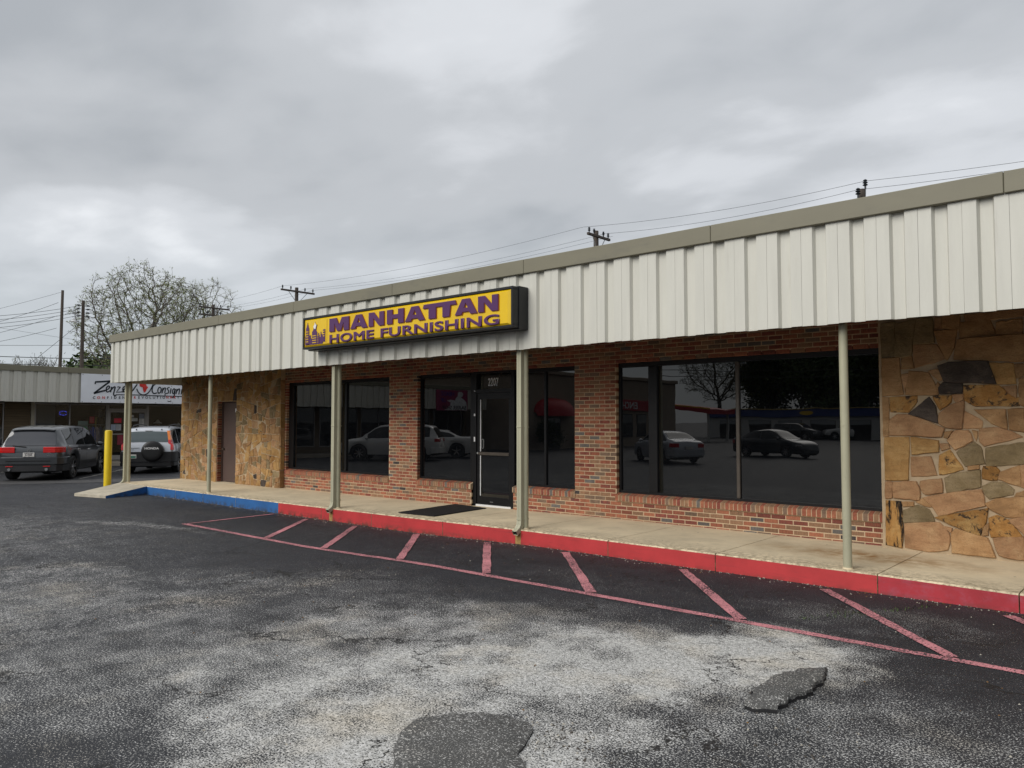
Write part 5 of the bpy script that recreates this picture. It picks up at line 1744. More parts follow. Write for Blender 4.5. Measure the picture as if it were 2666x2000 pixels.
    # -- overlays that follow the body surface
    def side_glass(s, spans, lo=.035, hi=.05, m_=None):
        for sd in (1, -1):
            for a, b_ in spans:
                mb = MB(); cols = []
                n_ = 12
                for i in range(n_ + 1):
                    x = a + (b_ - a) * i / n_
                    L = s.sec(x); z0, z1 = L[6][1] + lo, L[8][1] - hi
                    if z1 - z0 < .012: continue
                    c = []
                    for k in range(5):
                        z = z0 + (z1 - z0) * k / 4
                        c.append((x, (s.side(x, z) + .006) * sd, z))
                    cols.append(c)
                if len(cols) < 2: continue
                for c in cols: mb.v += c
                for i in range(len(cols) - 1):
                    for k in range(4):
                        q = i * 5 + k; mb.f.append((q, q + 5, q + 6, q + 1)); mb.m.append(0)
                mb.build('side_window', m_ or M['car_glass'], s.t, smooth='all', local=True)

    def top_glass(s, name, xa, xb, marg=.05, m_=None, wfac=1.0):
        mb = MB(); n_, k_ = 16, 16
        for i in range(n_ + 1):
            x = xa + (xb - xa) * i / n_
            hw = (s.sec(x)[8][0] - marg) * wfac
            sl = (s.top(x + .01) - s.top(x - .01)) / .02
            nn = Vector((-sl, 0, 1)).normalized() * (.014 if name == 'rear_window' else .008)
            for k in range(k_ + 1):
                y = -hw + 2 * hw * k / k_
                mb.v.append((x + nn.x, y, s.topz(x, y) + nn.z))
        for i in range(n_):
            for k in range(k_):
                q = i * (k_ + 1) + k
                mb.f.append((q, q + 1, q + k_ + 2, q + k_ + 1)); mb.m.append(0)
        return mb.build(name, m_ or M['car_glass'], s.t, smooth='all', local=True)

    def wrap(s, name, path, z0, z1, m_, th=.012, sd=1, parent=None, taper=0.0):
        """solid strip along a plan path (x, y)"""
        mb = MB(); n_ = len(path)
        P = [Vector(p) for p in path]
        for i, p in enumerate(P):
            d_ = (P[min(i + 1, n_ - 1)] - P[max(i - 1, 0)]).normalized()
            nn = Vector((d_.y, -d_.x))
            f = i / (n_ - 1)
            a, b_ = z0 + taper * f, z1 - taper * f * .4
            for off, z in ((0, a), (th, a + .012), (th, b_ - .012), (0, b_)):
                mb.v.append((p.x + nn.x * off, (p.y + nn.y * off) * sd, z))
        for i in range(n_ - 1):
            for j in range(3):
                q = i * 4 + j
                mb.f.append((q, q + 4, q + 5, q + 1)); mb.m.append(0)
            mb.f.append((i * 4 + 3, i * 4 + 7, i * 4 + 4, i * 4)); mb.m.append(0)
        mb.f.append((0, 1, 2, 3)); mb.f.append(tuple((n_ - 1) * 4 + j for j in (3, 2, 1, 0))); mb.m += [0, 0]
        return mb.build(name, m_, parent or s.t, smooth=30, local=True)

    def plan(s, xa, z, end=-1, inner=.4, n_=10, out=.004):
        """plan outline at height z from side point xa round the corner to y=inner at the end"""
        xe = s.x0 if end < 0 else s.x1
        pts = []
        for i in range(n_ + 1):
            x = xa + (xe - xa) * i / n_
            pts.append((x, s.side(x, z) + out))
        yl = pts[-1][1]
        pts[-1] = (xe + end * out, yl)
        k = 4
        for i in range(1, k + 1):
            pts.append((xe + end * out, yl + (inner - yl) * i / k))
        return pts if end < 0 else pts[::1]

    def mirrors(s, x, m_):
        for sd in (1, -1):
            z = s.belt(x) + .06; y = s.side(x, s.belt(x) - .02)
            bm = bmesh.new(); bmesh.ops.create_icosphere(bm, subdivisions=2, radius=1)
            for v in bm.verts: v.co = Vector((x + v.co.x * .065, (y + .12 + v.co.y * .10) * sd, z + v.co.z * .075))
            mb = MB(); mb.frombm(bm)
            o = mb.build('mirror', m_, s.t, smooth='all', local=True)
            MB().tube([(x, (y - .02) * sd, z - .04), (x, (y + .06) * sd, z - .02)], .02, 6).build('mirror_arm', M['trim_black'], o, local=True)

    def handles(s, xs_, m_, z=None):
        for sd in (1, -1):
            for x in xs_:
                zz = z or s.belt(x) - .12
                y = s.side(x, zz)
                MB().bbox(x - .09, x + .09, min((y + .002) * sd, (y + .035) * sd), max((y + .002) * sd, (y + .035) * sd), zz - .016, zz + .016, .008).build('door_handle', m_, s.t, local=True)

    def seams(s, xs_):
        for sd in (1, -1):
            for x in xs_:
                mb = MB(); n_ = 8
                zs, zb = s.bottom(x) + .04, s.belt(x)
                for i in range(n_ + 1):
                    z = zs + (zb - zs) * i / n_; y = s.side(x, z) + .0015
                    for dx_ in (-.005, .005): mb.v.append((x + dx_, y * sd, z))
                for i in range(n_):
                    q = 2 * i; mb.f.append((q, q + 1, q + 3, q + 2)); mb.m.append(0)
                mb.build('door_gap', M['under'], s.t, local=True)

    def rear_text(s, body_, sz, x, y, z, m_, off=.002, sx=1.0, parent=None, shear=0):
        me = text_mesh(body_, sz, .001, off, sx, 1.0, 'CENTER', m_, shear)
        me.transform(basis((0, -1, 0), (0, 0, 1), (-1, 0, 0), (x, y, z)))
        return link('lettering', me, parent or s.t)


def carpaint(name, c, metal=.35, rough=.3):
    m, nt, b = new_mat(name)
    v = coords(nt, 'Object')
    n = noise_tex(nt, 2.0, 5, .6, v)
    col = ramp(nt, n, [(.3, tuple(x * .92 for x in c)), (.7, tuple(min(1, x * 1.06) for x in c))])
    d = noise_tex(nt, 12, 6, .7, v)
    sp = nt.nodes.new('ShaderNodeSeparateXYZ'); nt.links.new(v, sp.inputs[0])
    e = nt.nodes.new('ShaderNodeMapRange'); e.inputs['From Min'].default_value = .25; e.inputs['From Max'].default_value = .8
    e.inputs['To Min'].default_value = .45; e.inputs['To Max'].default_value = 0.0
    nt.links.new(sp.outputs['Z'], e.inputs['Value'])
    mu = nt.nodes.new('ShaderNodeMath'); mu.operation = 'MULTIPLY'
    nt.links.new(e.outputs[0], mu.inputs[0]); nt.links.new(d, mu.inputs[1])
    col = mixc(nt, mu.outputs[0], col, (.10, .09, .075))
    nt.links.new(col, b.inputs['Base Color'])
    b.inputs['Metallic'].default_value = metal; b.inputs['Roughness'].default_value = rough
    b.inputs['Coat Weight'].default_value = .8; b.inputs['Coat Roughness'].default_value = .05
    return m


HEAD = math.atan2(.60, -.80)
HV = Vector((-.80, .60))

SUV = dict(top=[(-2.42, .90), (-2.40, .985), (-2.37, 1.06), (-2.30, 1.20), (-2.20, 1.37), (-2.06, 1.585), (-1.9, 1.66), (-1.0, 1.725), (0, 1.71), (.45, 1.65), (1.10, 1.25), (1.25, 1.13), (1.6, 1.07), (2.1, .97), (2.33, .84), (2.42, .66)],
           belt=[(-2.42, .90), (-2.36, 1.04), (-2.2, 1.09), (-1, 1.06), (1.2, 1.0), (2.0, .92), (2.42, .64)],
           w=[(-2.42, .76), (-2.36, .845), (-2.25, .905), (-1.9, .96), (1.9, .95), (2.25, .85), (2.42, .66)],
           wr=[(-2.42, .76), (-2.30, .745), (-2.06, .655), (-1, .70), (.4, .68), (1.2, .80), (2.42, .6)],
           axles=(1.38, -1.40), tyre=.375, tw=.25, spokes=5, split=(-.17, .17), spw=.075, sill=.30)
rear_ax = Vector((-27.72, 8.60))          # midpoint of the rear tyre contacts
c = rear_ax + HV * 1.40
gp = carpaint('graphite_paint', (.048, .052, .058), .5, .28)
s1 = Car('parked_suv', 'dark grey SUV with wide red tail lights parked nose to the shops', (c.x, c.y, 0), HEAD, SUV, gp, 'suv')
s1.side_glass([(-1.86, -1.28), (-1.22, -.30), (-.22, .95)], .03, .045)
s1.top_glass('rear_window', -2.355, -2.095, .035, glass_dark('hazy_rear_glass', (.035, .037, .045), 1.7))
s1.top_glass('windscreen', .50, 1.20, .05)
s1.mirrors(.85, gp); s1.handles((-1.05, -.02), M['chrome']); s1.seams((-1.25, -.26, 1.0))
for sd in (1, -1):
    p = s1.plan(-2.14, .98, -1, .40)
    s1.wrap('tail_light', p, .875, 1.055, M['red_lens'], .02, sd)
    s1.wrap('tail_light_bar', p[6:], .955, .98, mat('pale_red_lens', (.75, .10, .09), .2, .1, 8, coat=.6), .026, sd)
    s1.wrap('bumper_corner', [(-1.86, .965), (-2.1, .955), (-2.3, .90), (-2.42, .79), (-2.45, .5), (-2.455, 0)], .52, .74, gp, .03, sd)
    s1.wrap('lower_bumper', [(-1.86, .955), (-2.1, .945), (-2.3, .89), (-2.41, .77), (-2.44, .5), (-2.445, 0)], .30, .505, M['trim_black'], .03, sd)
    MB().lathe([(0, 0), (.045, 0), (.045, .12), (0, .12)], (-2.50, .52 * sd, .37), 'X', 12).build('exhaust', M['chrome'], s1.t, smooth=True, local=True)
    MB().bbox(-2.487, -2.47, min(.42 * sd, .62 * sd), max(.42 * sd, .62 * sd), .45, .475, .004).build('reflector', M['red_lens'], s1.t, local=True)
    s1.wrap('head_light', [(2.08, s1.side(2.08, .80) + .004), (2.25, s1.side(2.25, .8) + .004), (2.36, s1.side(2.36, .78) + .002)][::-1], .70, .86, M['clear_lens'], -.012, sd)
MB().bbox(-2.492, -2.482, -.62, .62, .615, .64, .003).build('step_groove', M['under'], s1.t, local=True)
mb = MB()
for i in range(9):
    y = -.60 + 1.2 * i / 8
    mb.v += [(-2.00, y, s1.topz(-2.0, y) + .004), (-2.16, y, s1.topz(-2.0, y) - .022), (-2.155, y, s1.topz(-2.0, y) - .045)]
for i in range(8):
    for j in range(2):
        q = i * 3 + j; mb.f.append((q, q + 3, q + 4, q + 1)); mb.m.append(0)
mb.build('spoiler', gp, s1.t, smooth='all', local=True)
for y in (-.42, -.14, .14, .42):
    mb = MB()
    for i in range(10):
        x = -1.9 + 2.2 * i / 9
        for dy in (-.012, .012): mb.v.append((x, y + dy, s1.topz(x, y) + .003))
    for i in range(9): q = 2 * i; mb.f.append((q, q + 2, q + 3, q + 1)); mb.m.append(0)
    mb.build('roof_channel', M['trim_black'], s1.t, local=True)
o = MB().bbox(-2.452, -2.43, -.16, .16, .755, .885, .006).build('number_plate', M['plate'], s1.t, local=True)
s1.rear_text('JD3J6E', .105, -2.4535, 0, .785, M['plate_ink'], .001, .72, o)
MB().box(-2.4535, -2.452, -.13, .13, .862, .874).build('plate_band', M['plate_ink'], o, local=True)
bmk = MB()
pts = [Vector((-2.431, .055 * math.cos(q * math.pi / 8), .965 + .05 * math.sin(q * math.pi / 8))) for q in range(17)]
bmk.tube(pts, .006, 5); bmk.tube([(-2.431, .03, .925), (-2.431, .008, .995)], .006, 5); bmk.tube([(-2.431, -.03, .925), (-2.431, -.008, .995)], .006, 5)
bmk.build('badge', M['chrome'], s1.t, local=True)
MB().tube([(-2.40, .10, 1.06), (-2.385, .30, 1.085), (-2.375, .48, 1.105)], .012, 6).build('rear_wiper', M['trim_black'], s1.t, local=True)
s1.rear_text('SH-AWD', .05, -2.432, -.60, .78, M['chrome'], .0, 1.0)
s1.rear_text('MDX', .05, -2.432, -.56, .845, M['chrome'], .0, 1.0)

CRV = dict(top=[(-2.24, .62), (-2.235, .80), (-2.22, .98), (-2.19, 1.10), (-2.12, 1.30), (-2.02, 1.53), (-1.93, 1.60), (-1.7, 1.64), (-.8, 1.68), (.1, 1.65), (.40, 1.60), (1.05, 1.20), (1.2, 1.09), (1.5, 1.05), (2.0, .95), (2.2, .82), (2.27, .62)],
           belt=[(-2.24, .60), (-2.22, .95), (-2.15, 1.02), (-1, 1.01), (1.1, .97), (1.9, .90), (2.27, .60)],
           w=[(-2.24, .80), (-2.18, .855), (-2.0, .885), (1.7, .88), (2.1, .78), (2.27, .62)],
           wr=[(-2.24, .78), (-2.12, .745), (-1.95, .665), (-1, .67), (.3, .655), (1.1, .74), (2.27, .55)],
           axles=(1.36, -1.26), tyre=.335, tw=.21, spokes=6, spw=.11, sill=.28, rimmat=mat('dull_alloy', (.38, .38, .38), .35, .05, metal=.7))
rear_ax = Vector((-28.45, 12.48))
c = rear_ax + HV * 1.26
sp_ = carpaint('silver_paint', (.50, .52, .56), .45, .32)
s2 = Car('parked_suv', 'silver compact SUV with a black spare wheel cover on its tailgate', (c.x, c.y, 0), HEAD, CRV, sp_, 'suv')
s2.side_glass([(-1.95, -1.30), (-1.20, -.28), (-.20, .90)], .03, .05)
s2.top_glass('rear_window', -2.185, -2.045, .07, M['rear_glass_pale'])
s2.top_glass('windscreen', .46, 1.15, .05)
s2.mirrors(.82, M['trim_black']); s2.handles((-1.1, -.05), M['trim_black']); s2.seams((-1.25, -.24, .95))
for sd in (1, -1):
    for z0, z1, mm in ((.84, 1.20, 'red_lens'), (1.20, 1.52, 'amber_lens' if True else 'red_lens')):
        mb = MB(); n_ = 6
        for i in range(n_ + 1):
            z = z0 + (z1 - z0) * i / n_
            # rear x at this height
            xr = min((x for x in [q * .002 - 2.24 for q in range(0, 170)]), key=lambda x: abs(s2.top(x) - z))
            xi = xr + .012
            hw = s2.sec(min(xi + .02, -1.9))[8][0] if z > 1.02 else s2.w(-2.2)
            ys_ = min(s2.side(-2.05, z), s2.w(-2.05)) + .008
            mb.v += [(xr - .012, (hw - .075) * sd, z), (xr - .012, (hw + .005) * sd, z), (xr + .09, max(ys_, hw + .004) * sd, z)]
        for i in range(n_):
            for j in range(2):
                q = i * 3 + j; mb.f.append((q, q + 1, q + 4, q + 3)); mb.m.append(0)
        mb.build('tail_light', M[mm], s2.t, smooth=40, local=True)
    s2.wrap('bumper', [(-1.72, .895), (-2.0, .89), (-2.15, .87), (-2.25, .80), (-2.29, .5), (-2.30, 0)], .42, .78, M['trim_black'], .03, sd)
    s2.wrap('lower_bumper', [(-1.72, .885), (-2.0, .88), (-2.15, .86), (-2.24, .78), (-2.27, .5), (-2.275, 0)], .27, .415, M['trim_black'], .03, sd)
    MB().tube([(-1.75, .60 * sd, 1.64), (-1.65, .60 * sd, 1.70), (-.9, .61 * sd, 1.74), (0, .60 * sd, 1.70), (.15, .60 * sd, 1.65)], .02, 8).build('roof_rail', M['trim_black'], s2.t, smooth='all', local=True)
    s2.wrap('head_light', [(1.98, s2.side(1.98, .80) + .004), (2.1, s2.side(2.1, .8) + .004), (2.2, s2.side(2.2, .76) + .002)][::-1], .70, .86, M['clear_lens'], -.012, sd)
    s2.wrap('arch_trim', [(-1.26 + s2.ar * 1.06 * math.cos(q), s2.w(-1.3) + .006) for q in (0, .01)], .4, .42, M['trim_black'], .004, sd) if False else None
cy_, cz_ = -.20, .80
cv = MB().lathe([(0, -2.455), (.20, -2.455), (.30, -2.448), (.345, -2.425), (.36, -2.39), (.36, -2.27), (.33, -2.23), (0, -2.23)], (0, cy_, cz_), 'X', 30).build('spare_wheel_cover', mat('black_vinyl_cover', (.012, .012, .013), .45, .3, 6, bmp=.25, bscale=7), s2.t, smooth=40, local=True)
s2.rear_text('HONDA', .10, -2.457, cy_, cz_ + .07, M['letters_white'], .0025, 1.25, cv)
o = MB().bbox(-2.325, -2.30, .32, .62, .545, .69, .006).build('number_plate', M['plate'], s2.t, local=True)
MB().box(-2.3285, -2.3255, .345, .595, .565, .64).build('plate_print', M['plate_green'], o, local=True)
MB().bbox(-2.262, -2.235, .26, .58, .905, .93, .004).build('handle_bar', M['chrome'], s2.t, local=True)
s2.rear_text('CR-V', .055, -2.245, .52, .83, M['chrome'], .0, 1.2)
MB().bbox(-2.06, -2.02, -.12, .12, 1.505, 1.53, .004).build('brake_light', M['clear_lens'], s2.t, local=True)
for sd in (1, -1): MB().bbox(-2.03, -1.99, min(.4 * sd, .44 * sd), max(.4 * sd, .44 * sd), 1.545, 1.58, .006).build('hinge', M['trim_black'], s2.t, local=True)

# ---- cars on our side of the lot: they show in the dark shop glass
SED = dict(top=[(-2.25, .78), (-2.22, .98), (-2.05, 1.05), (-1.75, 1.09), (-1.62, 1.12), (-1.0, 1.40), (-.6, 1.465), (0, 1.48), (.35, 1.43), (1.05, 1.06), (1.2, 1.0), (1.6, .95), (2.05, .84), (2.22, .70), (2.27, .56)],
           belt=[(-2.25, .74), (-2.2, .93), (-1.6, .98), (0, .95), (1.2, .92), (2.0, .80), (2.27, .54)],
           w=[(-2.25, .70), (-2.15, .80), (-1.8, .85), (1.7, .85), (2.1, .74), (2.27, .58)],
           wr=[(-2.25, .66), (-1.6, .68), (-1.0, .60), (0, .59), (.4, .60), (1.1, .72), (2.27, .52)],
           axles=(1.32, -1.28), tyre=.315, tw=.2, spokes=7, spw=.12, sill=.24)


def simple_car(name, label, cat, loc, ang, spec, paint, glass, rg, ws, tail=(.72, .92, .45), zlo=.3):
    c_ = Car(name, label, (loc[0], loc[1], gz(loc[0])), R(ang), spec, paint, cat)
    c_.side_glass(glass, .03, .05); c_.top_glass('rear_window', *rg); c_.top_glass('windscreen', *ws)
    c_.mirrors(ws[1] - .25, paint); c_.handles((glass[0][0] + .15, glass[-1][0] + .15), paint)
    for sd in (1, -1):
        p = c_.plan(c_.x0 + .22, (tail[0] + tail[1]) / 2, -1, tail[2])
        c_.wrap('tail_light', p, tail[0], tail[1], M['red_lens'], .015, sd)
        xx_ = c_.x1
        c_.wrap('head_light', [(xx_ - .30, c_.side(xx_ - .3, .66) + .004), (xx_ - .15, c_.side(xx_ - .15, .66) + .004), (xx_ - .05, c_.side(xx_ - .05, .62) + .004)][::-1], .58, .74, M['clear_lens'], -.014, sd)
        c_.wrap('bumper', [(c_.x0 + .35, c_.w(c_.x0 + .35) + .004), (c_.x0 + .12, c_.w(c_.x0 + .12) + .004), (c_.x0 - .005, c_.w(c_.x0) * .95), (c_.x0 - .03, .4), (c_.x0 - .035, 0)], .36, .62, paint, .02, sd)
    MB().box(c_.x0 - .06, c_.x0 - .05, -.16, .16, .66, .78).build('number_plate', M['plate'], c_.t, local=True)
    return c_


simple_car('parked_sedan', 'silver sedan seen from behind, reflected in the large right window', 'car', (-18.84, -10.6), 214, SED, sp_, [(-1.55, -.42), (-.34, .95)], (-1.58, -1.02, .06), (.42, 1.15, .05))
dk = carpaint('black_paint', (.02, .024, .028), .3, .3)
simple_car('parked_sedan', 'black sedan facing right, reflected in the large right window', 'car', (-16.9, -18.7), 16, SED, dk, [(-1.55, -.42), (-.34, .95)], (-1.58, -1.02, .06), (.42, 1.15, .05))
wp = carpaint('white_paint', (.72, .72, .70), .0, .35)
XOV = dict(SUV); XOV['spokes'] = 8; XOV['split'] = (0,)
simple_car('parked_crossover', 'white crossover nosing into the reflection of the left window', 'car', (-28.87, -2.13), 143.1, XOV, wp, [(-2.0, -1.28), (-1.22, -.30), (-.22, .95)], (-2.355, -2.095, .035), (.5, 1.2, .05), (.88, 1.05, .42))
CPE = dict(top=[(-2.5, .80), (-2.46, 1.02), (-2.3, 1.07), (-1.7, 1.09), (-.95, 1.36), (-.6, 1.43), (-.1, 1.44), (.15, 1.41), (.80, 1.10), (.95, 1.05), (1.6, 1.0), (2.2, .92), (2.45, .82), (2.5, .62)],
           belt=[(-2.5, .78), (-2.4, .97), (-1.5, 1.03), (0, .98), (.9, .97), (2.2, .86), (2.5, .58)],
           w=[(-2.5, .82), (-2.35, .92), (-1.9, .955), (1.8, .94), (2.3, .88), (2.5, .74)],
           wr=[(-2.5, .78), (-1.7, .74), (-.9, .62), (0, .61), (.3, .62), (.9, .80), (2.5, .66)], axles=(1.5, -1.45), tyre=.36, tw=.25, spokes=5, spw=.09, sill=.25)
simple_car('parked_coupe', 'white coupe seen broadside, reflected in the window left of the door', 'car', (-29.62, -5.39), 143.1, CPE, wp, [(-1.35, -.55), (-.45, .65)], (-1.62, -1.0, .06), (.22, .9, .06), (.82, .98, .25))
simple_car('parked_suv', 'black SUV by the tyre shop, reflected in the right window', 'suv', (-30.5, -57), 5, SUV, dk, [(-2.0, -1.28), (-1.22, -.30), (-.22, .95)], (-2.355, -2.095, .035), (.5, 1.2, .05), (.88, 1.05, .42))
PKP = dict(top=[(-2.7, 1.0), (-2.68, 1.08), (-1.02, 1.10), (-.98, 1.12), (-.82, 1.75), (-.6, 1.80), (.3, 1.80), (.6, 1.74), (1.15, 1.30), (1.3, 1.20), (2.3, 1.12), (2.6, 1.02), (2.68, .7)],
           belt=[(-2.7, .98), (-1, 1.05), (1.2, 1.10), (2.3, 1.05), (2.68, .66)], w=[(-2.7, .96), (-2.4, .99), (2.2, .99), (2.5, .95), (2.68, .88)],
           wr=[(-2.7, .92), (-1, .88), (-.8, .74), (.3, .73), (1.2, .86), (2.68, .8)], axles=(1.75, -1.75), tyre=.40, tw=.27, spokes=6, spw=.1, sill=.40)
simple_car('parked_pickup', 'white pickup truck at the far right of the window reflection', 'pickup', (-26.5, -61), 150, PKP, wp, [(-.75, .15), (.25, 1.05)], (-.97, -.84, .06), (.65, 1.2, .05), (.85, 1.05, .75))

# ------------------------------------------------------------------ utility poles and wires
M['pole'] = mat('weathered_pole_wood', (.085, .07, .06), .9, .3, 4, stretch=(3, 3, .3))
M['insul'] = mat('dark_insulator', (.03, .035, .04), .3, .1)
M['insul_grey'] = mat('grey_fitting', (.3, .32, .33), .5, .1)


def pole(x, y, top, label, arm=None, two=False, lean=0.0, side_ins=False, bracket=False, lamp=False, r=.13):
    t = thing('utility_pole', (x, y, 0), label, 'utility pole', 'utility poles')
    MB().tube([(0, 0, -.3), (lean * .5, 0, top * .5), (lean, 0, top)], [r * 1.25, r * 1.1, r * .85], 12).build('pole', M['pole'], t, smooth=True, local=True)
    ins = MB().lathe([(0, 0), (.02, 0), (.02, .06), (.055, .08), (.02, .11), (.055, .13), (.02, .16), (.045, .18), (0, .21)], (0, 0, 0), 'Z', 10).mesh('insulator', M['insul'], smooth=True)

    def add(p, rot=(0, 0, 0), sc=1.0):
        o = link('insulator', ins, t); o.location = p; o.rotation_euler = rot; o.scale = (sc,) * 3
    if arm:
        for k in range(2 if two else 1):
            z = top - .28 - k * .55
            MB().bbox(lean + .10, lean + .20, -arm, arm, z - .055, z + .055, .01).build('crossarm', M['pole'], t, local=True)
            for yy in (-arm + .12, -arm * .42, arm * .42, arm - .12): add((lean + .15, yy, z + .05), sc=1.25)
            for s_ in (1, -1):
                MB().tube([(lean + .15, .55 * s_ * arm, z - .05), (lean + .1, .03 * s_, z - .75)], .018, 6).build('brace', M['insul_grey'], t, local=True)
    if bracket:
        add((0, .42, top + .12), sc=1.7); add((0, -.40, top - .38), sc=1.7)
        MB().tube([(0, .1, top - .5), (0, .30, top - .45), (0, .40, top - .05), (0, .42, top + .14)], .025, 6).build('bracket', M['insul_grey'], t, local=True)
        MB().tube([(0, -.1, top - .65), (0, -.34, top - .6), (0, -.40, top - .36)], .025, 6).build('bracket', M['insul_grey'], t, local=True)
    if side_ins:
        for k in range(4):
            for s_ in (1, -1): add((lean, s_ * .13, top - .30 - k * .22), (R(-90 * s_), 0, 0), 1.2)
    if lamp:
        MB().tube([(0, -.12, top - 1.35), (0, -.5, top - 1.2)], .03, 6).build('lamp_arm', M['insul_grey'], t, local=True)
        MB().lathe([(0, .16), (.06, .15), (.09, .05), (.20, -.02), (.20, -.05), (0, -.05)], (0, -.5, top - 1.3), 'Z', 14).build('lamp_head', mat('lamp_white', (.7, .7, .7), .4), t, smooth=True, local=True)
    return t


pole(-8.4, 28, 9.95, 'wooden pole top with two bracketed insulators above the right roofline', bracket=True, r=.15)
pole(-19.7, 28, 10.35, 'wooden pole with one crossarm above the middle of the roof', arm=.85)
pole(-43.4, 28, 10.55, 'wooden pole with crossarm above the left end of the sign', arm=1.25)
pole(-54.4, 28, 10.55, 'distant pole with double crossarm in front of the right tree', arm=1.2, two=True)
pole(-50, 16.3, 9.6, 'tall plain leaning pole, leftmost against the sky', lean=.15, r=.088)
pole(-50, 17.5, 9.15, 'dark pole with stacked side insulators and a lamp, left of the tree', side_ins=True, lamp=True, r=.105)
pole(12, 28, 10.0, 'wooden pole beyond the right end of the store', arm=1.2)


def wire(a, b_, sag, label, r=.010, n=14, group='overhead wires'):
    a, b_ = Vector(a), Vector(b_)
    pts = []
    for i in range(n + 1):
        t = i / n
        p = a.lerp(b_, t); p.z -= sag * 4 * t * (1 - t)
        pts.append(p)
    tag(MB().tube(pts, r, 5).build('power_line', M['rope'], smooth='all'), label, 'wire', group)


for yo, nm in ((-1.13, 'front'), (.5, 'middle'), (1.13, 'rear')):
    wire((-43.25, 28 + yo, 10.5), (-19.55, 28 + yo, 10.3), .35, 'thin %s wire over the roof between the two crossarm poles' % nm, .006)
    wire((-54.25, 28 + yo, 10.4), (-43.25, 28 + yo, 10.5), .15, 'short %s wire behind the left part of the roof' % nm, .006)
wire((-19.55, 26.9, 10.3), (-8.4, 28.42, 10.35), .22, 'upper wire from the middle crossarm pole to the bracketed pole', .007)
wire((-19.55, 28.5, 10.3), (-8.4, 27.6, 9.85), .22, 'lower wire from the middle crossarm pole to the bracketed pole', .007)
wire((-8.4, 28.42, 10.35), (12, 28.5, 10.2), .45, 'upper wire running off to the right above the roof', .007)
wire((-8.4, 27.6, 9.85), (12, 27.4, 10.0), .5, 'lower wire running off to the right above the roof', .007)
LW = [((8.38, 6.38), (16.26, 9.50), .1, 'topmost wire rising to the leaning pole', .010), ((8.40, 5.88), (16.14, 8.87), .3, 'second wire rising to the leaning pole', .014), ((8.41, 5.50), (16.10, 8.08), .3, 'third wire rising to the leaning pole', .014),
      ((8.42, 5.25), (16.08, 7.35), .25, 'lowest wire rising to the leaning pole', .014), ((8.37, 7.2), (17.34, 8.83), .3, 'first of four wires on the left of the lamp pole', .016), ((8.37, 6.95), (17.33, 8.64), .3, 'second of four wires on the left of the lamp pole', .016),
      ((8.38, 6.7), (17.32, 8.44), .3, 'third of four wires on the left of the lamp pole', .016), ((8.39, 6.45), (17.31, 8.24), .3, 'fourth of four wires on the left of the lamp pole', .016),
      ((17.71, 8.86), (25.6, 8.24), .35, 'first of four wires running from the lamp pole into the tree', .015), ((17.70, 8.66), (25.6, 8.0), .35, 'second of four wires running from the lamp pole into the tree', .015),
      ((17.69, 8.47), (25.6, 7.8), .35, 'third of four wires running from the lamp pole into the tree', .015), ((17.68, 8.27), (25.6, 7.6), .35, 'fourth of four wires running from the lamp pole into the tree', .015),
      ((17.32, 7.74), (13.2, 3.7), .05, 'slack cable slanting down left from the lamp pole', .016), ((8.41, 5.48), (25.64, 6.24), .25, 'thick upper cable low behind the shop roof', .028), ((8.43, 4.98), (25.66, 5.62), .1, 'thick lower cable low behind the shop roof', .028),
      ((8.40, 5.85), (25.62, 7.37), .2, 'long wire crossing both left poles at mid height', .014), ((8.35, 7.6), (25.64, 6.1), .1, 'long thin wire sloping down to the right across both poles', .009)]
for a, b_, sg_, lb, r_ in LW:
    wire((-50, *a), (-50, *b_), sg_, lb, r_ * .75)

# ------------------------------------------------------------------ trees
M['bark'] = mat('tree_bark', (.12, .105, .088), .95, .3, 5)
M['bud'] = mat('spring_leaf', (.19, .22, .075), .7, .35, 3)
M['leaf_dark'] = mat('dark_leaf', (.045, .075, .022), .7, .4, 3)
M['leaf_far'] = mat('far_leaf', (.10, .115, .06), .8, .3, 3)


